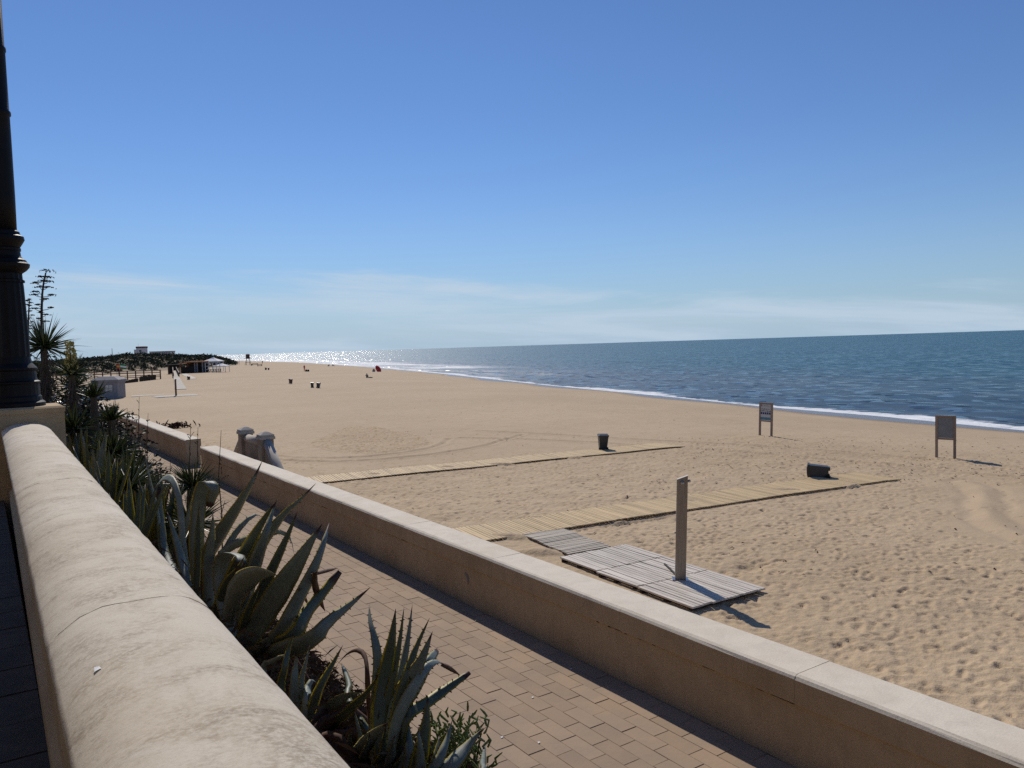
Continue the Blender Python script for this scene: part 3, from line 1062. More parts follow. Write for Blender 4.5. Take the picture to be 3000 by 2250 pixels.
# ================================================================== low wall along the beach
def beach_wall(y0, y1, zt, label, seams):
    w = thing('beach_wall', label, 'wall', (5.4, (y0 + y1) / 2, PZ))
    mb = MB()
    n = max(3, int((y1 - y0) / 1.5))
    mb.prismY([(5.205, -0.5), (5.205, zt - 0.235), (5.62, zt - 0.235), (5.62, -0.5)], list(np.linspace(y0 + 0.003, y1 - 0.003, n)))
    part('wall', mb, M['wall'], w)
    ss = [y0] + seams + [y1]
    for a, b in zip(ss[:-1], ss[1:]):
        mb = MB()
        random.seed(int(a * 10))
        n = max(3, int((b - a) / 0.35))
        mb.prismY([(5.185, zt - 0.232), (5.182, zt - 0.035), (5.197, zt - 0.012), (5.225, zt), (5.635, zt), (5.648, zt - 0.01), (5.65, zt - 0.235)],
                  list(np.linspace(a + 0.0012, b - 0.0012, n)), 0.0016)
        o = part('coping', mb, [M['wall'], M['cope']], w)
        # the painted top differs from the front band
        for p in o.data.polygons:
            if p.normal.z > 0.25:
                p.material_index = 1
    return w


bw = beach_wall(-12, 24.15, PZ + 0.75, 'long low cream wall between paving and sand, nearer stretch', [1.5, 3.9, 5.95, 8.35, 10.82, 13.3, 16.0, 19.0, 21.6])
beach_wall(26.1, 62, PZ + 0.80, 'raised cream wall stretch beyond the stair gap', [29.5, 34, 40, 48, 55])
# patches and rust marks on the near wall face
for (u, v, s, nm, mt) in ((1366, 1689, 0.05, 'bare_patch', M['signback']),):
    p = gx(u, v, 5.199)
    mb = MB()
    pts = [(-.9, .5), (-.3, .95), (.5, .55), (.95, -.2), (.9, -1.3), (.55, -1.9), (.25, -.7), (-.2, .1), (-.6, .35)]
    n = len(pts)
    mb.add([(p.x, p.y - a * s * 1.3, p.z + b * s) for a, b in pts] + [(p.x + .01, p.y - a * s * 1.3, p.z + b * s) for a, b in pts],
           [tuple(range(n)), tuple(range(2 * n - 1, n - 1, -1))] + [(k, (k + 1) % n, n + (k + 1) % n, n + k) for k in range(n)])
    part(nm, mb, mt, bw)
cr = MB()
random.seed(3)
for (u0, v0, u1, v1, wd) in ((1742, 1817, 1838, 1862, 0.010), (1838, 1862, 1990, 1930, 0.005), (2040, 1952, 2330, 2070, 0.004), (1110, 1562, 1250, 1617, 0.004), (600, 1362, 690, 1398, 0.010), (760, 1421, 960, 1500, 0.006)):
    a, b = gx(u0, v0, 5.2), gx(u1, v1, 5.2)
    n = 14
    for k in range(n):
        if random.random() < 0.25:
            continue
        p, q = a.lerp(b, k / n), a.lerp(b, (k + 0.9) / n)
        cr.box((5.2, (p.y + q.y) / 2, PZ + 0.515 + random.gauss(0, 0.004)), (0.012, abs(p.y - q.y), wd * random.uniform(0.6, 1.5)))
part('crack', cr, M['driftwood'], bw)

# ================================================================== stair landing with two pillars and sloping walls
st = thing('beach_stair', 'weathered stair landing with two capped pillars and sloping side walls', 'stair', (6.4, 25.2, 0))
PXs = 7.12
Y0, Y1 = 24.25, 26.45
mb = MB()
mb.box((6.36, 25.3, 0.87), (1.46, 2.6, 1.84))
part('landing', mb, M['stairwall'], st)
for s in (-1, 1):
    mb = MB()
    yb = Y0 if s < 0 else Y1
    for k in range(10):
        mb.box((6.33, yb + s * (0.15 + 0.28 * k), (1.62 - 0.18 * k) / 2 - 0.1), (1.36, 0.285, 1.62 - 0.18 * k + 0.2))
    part('steps', mb, M['stairwall'], st)
    mb = MB()
    yE = yb + s * 3.3
    prof = [(yb + s * 0.13, -0.1), (yb + s * 0.13, 2.50), (yE, 0.35), (yE, -0.1)]
    mb.add([(PXs - 0.10, y, z) for y, z in prof] + [(PXs + 0.10, y, z) for y, z in prof], [(0, 1, 2, 3), (7, 6, 5, 4), (0, 4, 5, 1), (1, 5, 6, 2), (2, 6, 7, 3), (3, 7, 4, 0)])
    part('slope_wall', mb, M['stairwall'], st)
    mb = MB()
    mb.tube([(PXs, yb + s * 0.10, 2.55), (PXs, yb + s * 1.1, 1.86), (PXs, yb + s * 2.2, 1.14), (PXs, yE + s * 0.05, 0.38)], 0.135, 14)
    part('sloping_cap', mb, M['staircap'], st, smooth=True)
    pl = MB()
    pl.box((PXs, yb, 1.3), (0.38, 0.38, 2.62))
    pil = part('pillar', pl, M['stairwall'], st)
    cp = MB()
    cp.frustum((PXs, yb, 2.60), (0.46, 0.46), (0.46, 0.46), 0.085)
    cp.frustum((PXs, yb, 2.685), (0.42, 0.42), (0.42, 0.42), 0.055)
    cp.frustum((PXs, yb, 2.74), (0.42, 0.42), (0.16, 0.16), 0.075)
    cp.frustum((PXs, yb, 2.815), (0.16, 0.16), (0.05, 0.05), 0.02)
    part('pillar_cap', cp, M['staircap'], pil)
mb = MB()
mb.box((PXs, (Y0 + Y1) / 2, 1.25), (0.20, Y1 - Y0 - 0.37, 2.5))
part('landing_wall', mb, M['stairwall'], st)
mb = MB()
mb.tube([(PXs, Y0 + 0.19, 2.47), (PXs, Y1 - 0.19, 2.47)], 0.135, 14)
part('landing_cap', mb, M['staircap'], st, smooth=True)

# ================================================================== slatted mats, path and shower deck
def curve_pts(fn, x0, x1, step):
    out, x = [], x0
    while x < x1:
        out.append((x, fn(x)))
        x += step
    return out


def slat_mat(label, fn, x0, x1, width, seed):
    t = thing('beach_mat', label, 'mat', (x0, fn(x0), 0), 'slatted mats laid across the sand')
    rs = random.Random(seed)
    sl = MB()
    sl.frustum((0, 0, 0), (width, 0.099), (width, 0.099), 0.022)
    sl.frustum((0, 0, 0.022), (width, 0.099), (width - 0.012, 0.089), 0.005)
    me = sl.mesh('slat')
    fix_normals(me)
    me.materials.append(M['mat'])
    sag = [rs.gauss(0, 0.008) for _ in range(400)]
    x, k = x0, 0
    while x < x1:
        a = math.atan2(fn(x + 0.3) - fn(x - 0.3), 0.6)
        o = bpy.data.objects.new('slat', me)
        gzv = float(sand_z(x, fn(x)))
        sink = -0.05 * max(0, (x - x1 + 1.2) / 1.2) ** 2
        o.location = (x - x0, fn(x) - fn(x0) + rs.gauss(0, 0.006), gzv + 0.045 + 0.010 * math.sin(k * 0.11 + seed) + rs.gauss(0, 0.0012) + sink)
        o.rotation_euler = (rs.gauss(0, 0.02), rs.gauss(0, 0.002), a + R(90) + rs.gauss(0, 0.003))
        o.parent = t
        COL.objects.link(o)
        x += 0.112 * math.cos(a)
        k += 1
    for s in (-0.80, -0.27, 0.27, 0.80):
        bm_ = MB()
        pts = []
        for i in range(41):
            xx = x0 + (x1 - x0 - 0.3) * i / 40
            pts.append((xx, fn(xx) + s * width / 2, float(sand_z(xx, fn(xx))) + 0.022))
        bm_.tube(pts, 0.018, 4)
        part('bearer', bm_, M['under'], t)
    return t


m1 = lambda x: 18.74 - 0.105 * (x - 11) - 0.0016 * (x - 11) ** 2
m2 = lambda x: 31.0 - 0.150 * (x - 11)
slat_mat('long yellow slatted mat running past the shower deck', m1, 8.6, 27.2, 1.80, 1)
slat_mat('farther yellow slatted mat behind the upright bin', m2, 8.8, 28.6, 1.75, 2)

pth = thing('link_path', 'short grey slatted path between the near mat and the deck', 'mat', (12.4, 16.5, 0))
me = MB().frustum((0, 0, 0), (1.30, 0.088), (1.29, 0.080), 0.028).mesh('slat')
me.materials.append(M['grey_wood'])
rs = random.Random(4)
for k in range(23):
    y = 15.30 + k * 0.107
    o = bpy.data.objects.new('slat', me)
    o.location = (12.52 + (y - 16.5) * 0.13 - 12.4 + rs.gauss(0, 0.006), y - 16.5, 0.045 + rs.gauss(0, 0.003) + 0.012 * math.sin(k * 0.5))
    o.rotation_euler = (rs.gauss(0, 0.01), rs.gauss(0, 0.006), R(-4.5) + rs.gauss(0, 0.004))
    o.parent = pth
    COL.objects.link(o)
for s in (-0.5, 0.0, 0.5):
    part('bearer', MB().bar((12.37 + s, 15.28, 0.02), (12.66 + s, 17.75, 0.02), 0.05, 0.04), M['under'], pth)

dk = thing('shower_deck', 'silver grey plank deck under the beach shower', 'deck', (12.2, 12.8, 0))
dk.rotation_euler = (0, 0, 0)
rs = random.Random(9)
NPK = 19
for (ya, yb, xo, tilt) in ((13.66, 15.12, 0.12, 0.0), (12.24, 13.64, 0.02, 0.0), (10.60, 12.22, -0.06, 0.0)):
    me = MB().frustum((0, 0, 0), (yb - ya - 0.012, 0.098), (yb - ya - 0.02, 0.090), 0.034).mesh('plank')
    fix_normals(me)
    me.materials.append(M['deck'])
    for k in range(NPK):
        xx = 11.22 + xo + k * 0.1065
        o = bpy.data.objects.new('plank', me)
        ym = (ya + yb) / 2 - 0.10 * (k / NPK) + rs.gauss(0, 0.004)
        o.location = (xx - 12.2 + rs.gauss(0, 0.002), ym - 12.8, 0.075 + rs.gauss(0, 0.0025))
        o.rotation_euler = (rs.gauss(0, 0.012), rs.gauss(0, 0.004), R(90 - 2.6) + rs.gauss(0, 0.003))
        o.parent = dk
        COL.objects.link(o)
for y in (10.72, 11.4, 12.1, 12.4, 13.0, 13.5, 13.8, 14.4, 15.0):
    xo = 0.12 if y > 13.6 else (0.02 if y > 12.2 else -0.06)
    part('bearer', MB().box((12.18 + xo, y, 0.03), (1.98, 0.07, 0.088)), M['under'], dk)

# ------------------------------------------------------------------ beach shower
SP = Vector((12.20, 12.02, 0.11))


def shower(loc, label, rz, tilt, deck=False):
    t = thing('beach_shower', label, 'shower', loc, 'beach showers', (tilt[0], tilt[1], rz))
    w, dp, h = 0.225, 0.12, 2.24
    mb = MB()
    a, b = -w / 2, w / 2
    vs_ = [(a, -dp / 2, 0), (b, -dp / 2, 0), (b, dp / 2, 0), (a, dp / 2, 0),
           (a, -dp / 2, h - 0.09), (b, -dp / 2, h), (b, dp / 2, h), (a, dp / 2, h - 0.09)]
    mb.add(vs_, [(3, 2, 1, 0), (4, 5, 6, 7), (0, 1, 5, 4), (1, 2, 6, 5), (2, 3, 7, 6), (3, 0, 4, 7)])
    post = part('column', mb, M['steel'], t, world=False)
    part('base_plate', MB().frustum((0, 0, 0), (0.34, 0.26), (0.33, 0.25), 0.014), M['chrome'], t, world=False)
    for (x, y, z, dx, dy, r_) in ((0.0, -dp / 2, 2.09, 0, -1, 0.038), (b, 0.0, 2.12, 1, 0, 0.032), (a, 0.0, 1.0, -1, 0, 0.018), (0.0, -dp / 2, 1.30, 0, -1, 0.008)):
        mb = MB()
        mb.tube([(x, y, z), (x + dx * r_ * .8, y + dy * r_ * .8, z), (x + dx * r_ * 1.5, y + dy * r_ * 1.5, z - 0.004), (x + dx * r_ * 2.0, y + dy * r_ * 2, z - 0.008)], [r_ * .5, r_, r_, r_ * .45], 12)
        part('nozzle' if z > 2 else 'push_button', mb, M['chrome'], t, world=False, smooth=True)
    return t


shower(SP, 'steel shower column with slanted top on the grey deck', R(-45), (0, R(2.5), ))if False else None
sh = shower(SP, 'steel shower column with slanted top on the grey deck', 0, (0, 0))
sh.rotation_euler = (Matrix.Rotation(R(2.3), 3, Vector((math.sin(PSI), math.cos(PSI), 0))) @ Matrix.Rotation(R(-42), 3, 'Z')).to_euler()
hp = gz(1947, 1652, 0.13)
mb = MB()
e_ = SP + Vector((-0.05, 0.02, 0.03))
mb.tube([hp, hp.lerp(e_, 0.3) + Vector((0, -0.04, 0)), hp.lerp(e_, 0.7) + Vector((0, -0.05, 0)), e_], 0.022, 8)
tag(solo('drain_hose', mb, M['hose'], hp, smooth=True), 'short black hose lying on the deck by the shower', 'hose')

fs = G(516, 1160)
sh2 = shower(fs, 'far shower post standing alone on its pad near the grey tent', 0, (0, 0))
sh2.rotation_euler = (0, 0, R(-12))
for c in sh2.children:
    if c.name.startswith('column'):
        c.data.materials[0] = M['brownwood']
mb = MB()
mb.frustum((fs.x, fs.y, fs.z - 0.05), (5.4, 4.2), (5.2, 4.0), 0.10)
tag(solo('shower_pad', mb, M['path'], fs), 'pale concrete pad under the far shower post', 'pad')

# ================================================================== signs on the beach
UPV = Vector((0, 0, 1))


def sign(label, legs, ztop, zbot, lean, face):
    a, b = [G(*q) for q in legs]
    c = (a + b) / 2
    d = (b - a)
    d.z = 0
    ex = d.normalized()
    ey = Vector((-ex.y, ex.x, 0))                       # away from the viewer
    t = thing('beach_sign', label, 'sign', c, 'signs on the beach')
    w = d.length
    ln = ex * lean

    def P(x, y, z):
        return c + ex * x + ey * y + UPV * z + ln * z
    for s in (-1, 1):
        part('post', MB().bar(P(s * w / 2, 0, -0.15), P(s * w / 2, 0, ztop), 0.09, 0.09, up=tuple(ey)), M['signwood'], t)
    for z, hgt in ((ztop - 0.05, 0.09), (zbot + 0.02, 0.07)):
        part('rail', MB().bar(P(-w / 2 + .045, 0, z), P(w / 2 - .045, 0, z), 0.07, hgt), M['signwood'], t)
    zc, hh_ = (ztop + zbot) / 2, (ztop - zbot) - 0.13
    pb = MB()
    q = [P(-w / 2 + .045, -.02, zc - hh_ / 2), P(w / 2 - .045, -.02, zc - hh_ / 2), P(w / 2 - .045, -.02, zc + hh_ / 2), P(-w / 2 + .045, -.02, zc + hh_ / 2)]
    q2 = [p + ey * 0.03 for p in q]
    pb.add(q + q2, [(0, 1, 2, 3), (7, 6, 5, 4), (0, 4, 5, 1), (1, 5, 6, 2), (2, 6, 7, 3), (3, 7, 4, 0)])
    panel = part('panel', pb, M['signface'] if face else M['signback'], t)
    if face:
        W = w - 0.09

        def pr(x0, x1, z0, z1, mt, nm):
            m_ = MB()
            zb = zc - hh_ / 2
            qq = [P(-W / 2 + x * W, -0.024, zb + z * hh_) for x, z in ((x0, z0), (x1, z0), (x1, z1), (x0, z1))]
            qq2 = [p + ey * 0.003 for p in qq]
            m_.add(qq + qq2, [(0, 1, 2, 3), (0, 4, 5, 1), (1, 5, 6, 2), (2, 6, 7, 3), (3, 7, 4, 0)])
            part(nm, m_, M[mt], panel)
        pr(0.07, 0.13, 0.83, 0.95, 'ink', 'crest')
        rs = random.Random(2)
        for z0, z1, x0, x1 in ((0.865, 0.885, 0.2, 0.93), (0.66, 0.70, 0.10, 0.88), (0.54, 0.585, 0.03, 0.97)):
            x = x0
            while x < x1:
                wd = rs.uniform(0.03, 0.06)
                pr(x, min(x + wd, x1), z0, z1, 'ink', 'lettering')
                x += wd + (0.015 if rs.random() < 0.75 else 0.05)
        for k in range(5):
            pr(0.03 + 0.195 * k, 0.17 + 0.195 * k, 0.36, 0.485, 'blue', 'pictogram')
            pr(0.07 + 0.195 * k, 0.13 + 0.195 * k, 0.405, 0.44, 'signface', 'pictogram_symbol') if False else None
        pr(0.0, 1.0, 0.03, 0.18, 'teal', 'colour_band')
    return t


sign('wooden framed sign with faded notice panel facing the viewer', ((2226, 1275), (2260, 1279)), 1.80, 0.78, 0.045, True)
sign('wooden framed sign seen from its plain grey back', ((2744, 1341), (2797, 1345)), 1.80, 0.80, 0.005, False)


# ================================================================== bins
def make_bin(label, mat):
    t = thing('wheelie_bin', label, 'bin', (0, 0, 0), 'bins on the beach')
    mb = MB()
    mb.frustum((0, 0.0, 0.06), (0.34, 0.36), (0.45, 0.49), 0.64)
    mb.frustum((0, 0, 0.70), (0.49, 0.53), (0.49, 0.53), 0.05)
    mb.box((0, -0.10, 0.035), (0.30, 0.12, 0.07))
    part('body', mb, mat, t, world=False)
    mb = MB()
    vs_, fs_, n = [], [], 8
    for k in range(n + 1):
        y = -0.29 + 0.56 * k / n
        z = 0.752 + 0.055 * math.sin(math.pi * k / n) ** 0.7
        vs_ += [(-0.255, y, 0.752), (-0.22, y, z), (0.22, y, z), (0.255, y, 0.752)]
    for k in range(n):
        for j in range(3):
            fs_.append((k * 4 + j, k * 4 + j + 1, k * 4 + 5 + j, k * 4 + 4 + j))
    fs_ += [(0, 1, 2, 3), (n * 4 + 3, n * 4 + 2, n * 4 + 1, n * 4)]
    fs_ += [(k * 4 + 4, k * 4 + 7, k * 4 + 3, k * 4) for k in range(n)]
    mb.add(vs_, fs_)
    part('lid', mb, mat, t, world=False)
    for s in (-1, 1):
        part('wheel', MB().tube([(s * 0.17, 0.19, 0.09), (s * 0.225, 0.19, 0.09)], 0.09, 14), M['hose'], t, world=False)
    mb = MB()
    mb.tube([(-0.2, 0.24, 0.72), (-0.2, 0.33, 0.75), (0.2, 0.33, 0.75), (0.2, 0.24, 0.72)], 0.016, 6)
    part('handle', mb, mat, t, world=False)
    return t


b0 = make_bin('upright dark grey wheeled bin beside the farther mat', M['bin'])
b0.location = G(1766, 1319)
b0.rotation_euler = (R(-3), R(-2), R(150))
lie = copy_tree(b0)
lie['label'] = 'dark grey wheeled bin tipped over next to the near mat'
p = G(2398, 1402)
# axis of the fallen bin: its top lies towards the left of the picture, wheels down
ax = Vector((-math.cos(PSI), math.sin(PSI), 0)).normalized()
ax = (Matrix.Rotation(R(-20), 3, 'Z') @ ax).normalized()
zax = ax
yax = Vector((0, 0, -1))
xax = yax.cross(zax).normalized()
lie.matrix_world = Matrix.Translation(p + Vector((0, 0, 0.275)) - ax * 0.40) @ Matrix((xax, yax, zax)).transposed().to_4x4()
brown = make_bin('lone brown bin in the middle distance, left of the dark pair', M['binbrown'])
brown.location = G(852, 1124)
brown.rotation_euler = (0, 0, R(20))
for u, v, src, lab, rot in ((915, 1136, b0, 'left bin of the nearer dark pair, standing straight', (0, 0, R(160))),
                            (932, 1137, b0, 'right bin of the nearer dark pair, leaning and pale lidded', (R(5), R(-6), R(140))),
                            (779, 1084, brown, 'left bin of the far pair near the lifeguard tower', (0, 0, R(15))),
                            (787, 1084, brown, 'right bin of the far pair near the lifeguard tower', (0, 0, R(-5))),
                            (553, 1113, brown, 'reddish brown bin at the foot of the pale bar path', (0, 0, R(30))),
                            (737, 1071, brown, 'small far bin just right of the lifeguard tower', (0, 0, R(10)))):
    c = copy_tree(src)
    c['label'] = lab
    c.location = G(u, v)
    c.rotation_euler = rot


# ================================================================== people, small and far
def person(name, label, joints, edges, loc, rz, cloth):
    """one continuous body grown over a posed skeleton; faces coloured by height along the body"""
    me = bpy.data.meshes.new(name)
    keys = list(joints)
    me.from_pydata([joints[k][0] for k in keys], [(keys.index(a), keys.index(b)) for a, b in edges], [])
    o = bpy.data.objects.new(name + '_tmp', me)
    COL.objects.link(o)
    md = o.modifiers.new('skin', 'SKIN')
    for i, k in enumerate(keys):
        r_ = joints[k][1]
        me.skin_vertices[0].data[i].radius = (r_, r_)
        me.skin_vertices[0].data[i].use_root = (i == 0)
    sub = o.modifiers.new('sub', 'SUBSURF')
    sub.levels = 1
    dg = bpy.context.evaluated_depsgraph_get()
    me2 = bpy.data.meshes.new_from_object(o.evaluated_get(dg))
    bpy.data.objects.remove(o, do_unlink=True)
    me2.name = name
    me2.polygons.foreach_set('use_smooth', [True] * len(me2.polygons))
    for m_ in (M['skin'], M['hair'], cloth[0], cloth[1]):
        me2.materials.append(m_)
    hd = Vector(joints['head'][0])
    for p_ in me2.polygons:
        c = p_.center
        near = min(keys, key=lambda k: (Vector(joints[k][0]) - c).length - joints[k][1] * 0.6)
        if near in ('head', 'crown'):
            p_.material_index = 1 if (c.y > hd.y + 0.015 or c.z > hd.z + 0.07) else 0
        elif near in ('chest', 'waist', 'shL', 'shR', 'elL', 'elR'):
            p_.material_index = 2
        elif near in ('hip', 'hipL', 'hipR', 'knL', 'knR'):
            p_.material_index = 3
    t = link(name, me2, M['skin'])
    t.location = loc
    t.rotation_euler = (0, 0, rz)
    return tag(t, label, 'person', 'people on the beach')


ED = [('hip', 'waist'), ('waist', 'chest'), ('chest', 'neck'), ('neck', 'head'), ('head', 'crown'), ('chest', 'shL'), ('chest', 'shR'), ('shL', 'elL'), ('elL', 'haL'),
      ('shR', 'elR'), ('elR', 'haR'), ('hip', 'hipL'), ('hip', 'hipR'), ('hipL', 'knL'), ('knL', 'anL'), ('anL', 'toL'), ('hipR', 'knR'), ('knR', 'anR'), ('anR', 'toR')]
STAND = {'hip': ((0, 0, 0.95), .13), 'waist': ((0, 0, 1.10), .12), 'chest': ((0, 0, 1.32), .14), 'neck': ((0, 0, 1.47), .055), 'head': ((0, -.01, 1.60), .09), 'crown': ((0, 0, 1.69), .07),
         'shL': ((-.18, 0, 1.40), .06), 'shR': ((.18, 0, 1.40), .06), 'elL': ((-.26, .02, 1.13), .045), 'elR': ((.26, .02, 1.13), .045), 'haL': ((-.27, -.08, .90), .035), 'haR': ((.27, -.08, .90), .035),
         'hipL': ((-.09, 0, .88), .10), 'hipR': ((.09, 0, .88), .10), 'knL': ((-.11, -.02, .48), .065), 'knR': ((.12, .03, .48), .065), 'anL': ((-.11, 0, .07), .045), 'anR': ((.12, .08, .07), .045),
         'toL': ((-.12, -.16, .035), .035), 'toR': ((.13, -.08, .035), .035)}
SIT = {'hip': ((0, 0, 0.13), .14), 'waist': ((0, .03, 0.28), .13), 'chest': ((0, .05, 0.50), .14), 'neck': ((0, .03, 0.66), .055), 'head': ((0, 0, 0.79), .09), 'crown': ((0, .01, 0.88), .07),
       'shL': ((-.18, .04, .58), .06), 'shR': ((.18, .04, .58), .06), 'elL': ((-.27, .18, .36), .045), 'elR': ((.25, -.12, .40), .045), 'haL': ((-.28, .28, .08), .035), 'haR': ((.14, -.32, .46), .035),
       'hipL': ((-.10, -.05, .12), .10), 'hipR': ((.10, -.05, .12), .10), 'knL': ((-.14, -.40, .45), .065), 'knR': ((.14, -.38, .47), .065), 'anL': ((-.13, -.62, .07), .045), 'anR': ((.13, -.60, .07), .045),
       'toL': ((-.13, -.80, .04), .035), 'toR': ((.13, -.78, .04), .035)}
person('person', 'standing figure in red on the sand beside two low dark bags', STAND, ED, G(892, 1087), R(20), (M['red'], M['red']))
person('person', 'seated figure by the waterline, left of the pair', SIT, ED, G(964, 1073), R(-60), (M['dark'], M['dark']))
person('person', 'seated figure by the waterline, right of the pair', SIT, ED, G(975, 1073), R(70), (M['dark'], M['dark']))
person('person', 'small figure at the water edge beyond the lifeguard tower', STAND, ED, G(769, 1066), R(0), (M['dark'], M['dark']))
person('person', 'seated figure in tan clothes alone in the middle of the sand', SIT, ED, G(1075, 1107), R(150), (M['signwood'], M['dark']))


def soft_bag(label, u, v, w, h, mt, group=None):
    p = G(u, v)
    mb = MB()
    prof = [(0.42, 0), (0.5, 0.12), (0.48, 0.45), (0.40, 0.72), (0.26, 0.88), (0.12, 0.96), (0.13, 1.0), (0.05, 1.02)]
    n = 14
    vs_, fs_ = [], []
    for r_, z in prof:
        for k in range(n):
            q = 2 * math.pi * k / n
            e = 1 + 0.10 * math.sin(3 * q + z * 4)
            vs_.append((p.x + r_ * w * e * math.cos(q), p.y + r_ * w * e * math.sin(q), p.z - 0.03 + z * h))
    for i in range(len(prof) - 1):
        for k in range(n):
            fs_.append((i * n + k, i * n + (k + 1) % n, (i + 1) * n + (k + 1) % n, (i + 1) * n + k))
    mb.add(vs_, fs_)
    return tag(solo('beach_bag', mb, M[mt], p, smooth=True), label, 'bag', group)


soft_bag('dark bag touching the standing red figure', 897, 1088, 0.55, 0.6, 'dark', 'bags on the sand')
soft_bag('dark bag a little right of the standing red figure', 903, 1088, 0.6, 0.55, 'dark', 'bags on the sand')
soft_bag('low dark bag right of the lone tan seated figure', 1085, 1107, 0.9, 0.22, 'dark', 'bags on the sand')
soft_bag('round grey bag left of the red parasol', 1095, 1089, 0.75, 0.75, 'greycanvas', 'bags on the sand')

# red parasol lying tilted on the sand
pp = G(1110, 1089)
um = thing('beach_parasol', 'open red parasol tipped on its side near the waterline', 'parasol', pp)
axd = (Vector((0.45, -0.75, 0.42))).normalized()
side = axd.cross(UPV).normalized()
up2 = side.cross(axd).normalized()
cen = pp + Vector((0, 0, 0.72))
n = 8
for k in range(n):
    mb = MB()
    rings = []
    for r_, dpt in ((0.02, 0.0), (0.5, 0.06), (0.9, 0.22), (1.15, 0.42)):
        rings.append([cen + axd * (0.25 - dpt) + (side * math.cos(q) + up2 * math.sin(q)) * r_ * 0.95 for q in (2 * math.pi * k / n, 2 * math.pi * (k + 0.5) / n, 2 * math.pi * (k + 1) / n)])
    vs_ = [q for r_ in rings for q in r_]
    fs_ = [(i * 3 + j, i * 3 + j + 1, i * 3 + 4 + j, i * 3 + 3 + j) for i in range(3) for j in range(2)]
    mb.add(vs_, fs_)
    part('canopy_panel', mb, M['red'], um)
part('pole', MB().tube([cen + axd * 0.3, cen - axd * 1.2], 0.02, 6), M['steel'], um)

# heap of stacked loungers by the lifeguard tower
for (u, v, lab, wid) in ((747, 1070, 'reddish stack of sunbeds nearer the tower', 2.6), (761, 1073, 'lower reddish stack of sunbeds right of the other stack', 2.0)):
    p = G(u, v)
    t = thing('sunbed_stack', lab, 'sunbeds', p, 'stacks of sunbeds')
    for k in range(4):
        mb = MB()
        mb.box((p.x, p.y, p.z + 0.22 + 0.22 * k), (wid, 0.7, 0.09))
        for sx in (-1, 1):
            for sy in (-1, 1):
                mb.box((p.x + sx * wid * 0.4, p.y + sy * 0.3, p.z + 0.10 + 0.22 * k), (0.07, 0.07, 0.2))
        part('sunbed', mb, M['binbrown'], t)

# lifeguard tower and mast
p = G(727, 1069)
t = thing('lifeguard_tower', 'tall wooden lifeguard tower on four legs at the far beach', 'tower', p)
for sx in (-1, 1):
    for sy in (-1, 1):
        part('leg', MB().bar(p + Vector((sx * 1.15, sy * 1.15, -0.2)), p + Vector((sx * 0.6, sy * 0.6, 3.0)), 0.18, 0.18, up=(0.3, 1, 0)), M['brownwood'], t)
for z, w in ((1.2, 0.98), (2.2, 0.78)):
    mb = MB()
    for a, b in (((-1, -1), (1, -1)), ((1, -1), (1, 1)), ((1, 1), (-1, 1)), ((-1, 1), (-1, -1))):
        mb.bar(p + Vector((a[0] * w, a[1] * w, z)), p + Vector((b[0] * w, b[1] * w, z)), 0.10, 0.10)
    part('brace', mb, M['brownwood'], t)
part('platform', MB().box(p + Vector((0, 0, 3.05)), (2.5, 2.5, 0.15)), M['brownwood'], t)
mb = MB()
for s in (-1, 1):
    mb.bar(p + Vector((-1.2, s * 1.2, 3.75)), p + Vector((1.2, s * 1.2, 3.75)), 0.08, 0.08)
    mb.bar(p + Vector((s * 1.2, -1.2, 3.75)), p + Vector((s * 1.2, 1.2, 3.75)), 0.08, 0.08)
    for q in (-1, 1):
        mb.box(p + Vector((s * 1.2, q * 1.2, 3.45)), (0.1, 0.1, 0.8))
part('railing', mb, M['brownwood'], t)
part('cabin', MB().box(p + Vector((0, 0, 4.0)), (1.5, 1.5, 1.8)), M['brownwood'], t)
part('window', MB().box(p + Vector((-0.2, -0.76, 4.25)), (0.9, 0.06, 0.6)), M['glass'], t)
part('roof', MB().frustum(p + Vector((0, 0, 4.9)), (2.1, 2.1), (0.5, 0.5), 0.35), M['bred'], t)
p = G(701, 1068)
t = thing('signal_mast', 'thin mast with crossbar left of the lifeguard tower', 'mast', p)
part('pole', MB().tube([p, p + Vector((0, 0, 5.2))], [0.09, 0.05], 8), M['steel'], t)
part('yard', MB().bar(p + Vector((-0.6, 0, 3.9)), p + Vector((0.6, 0, 3.9)), 0.06, 0.06), M['steel'], t)

# ================================================================== far left: tent, walkway, ramp, flags, bar
tp = G(322, 1166)
rt = Vector((math.cos(PSI), -math.sin(PSI), 0))           # along the picture, to the right
fwd = Vector((math.sin(PSI), math.cos(PSI), 0))
rot_t = Matrix.Rotation(R(8) - PSI, 3, 'Z')
tent = thing('marquee_tent', 'closed grey canvas tent with a paned window on the sand', 'tent', tp)
W2 = 3.0
part('canvas_wall', MB().box(tp + Vector((0, 0, 1.05)), (W2, W2, 2.15), rot_t), M['greycanvas'], tent)
part('valance', MB().box(tp + Vector((0, 0, 2.26)), (W2 + 0.35, W2 + 0.35, 0.30), rot_t), M['greycanvas'], tent)
rf = MB().frustum((0, 0, 0), (W2 + 0.45, W2 + 0.45), (W2 * 0.62, W2 * 0.62), 0.42)
rf.v = [tuple(tp + rot_t @ Vector(q) + Vector((0, 0, 2.41))) for q in rf.v]
part('roof', rf, M['greycanvas'], tent)
wo_ = rot_t @ Vector((0.45, -W2 / 2 - 0.01, 0))
win = part('window', MB().box(tp + wo_ + Vector((0, 0, 1.35)), (0.95, 0.05, 0.85), rot_t), M['pane'], tent)
mb = MB()
for dx in (-0.475, 0, 0.475):
    mb.box(tp + wo_ + rot_t @ Vector((dx, -0.03, 0)) + Vector((0, 0, 1.35)), (0.05, 0.03, 0.9), rot_t)
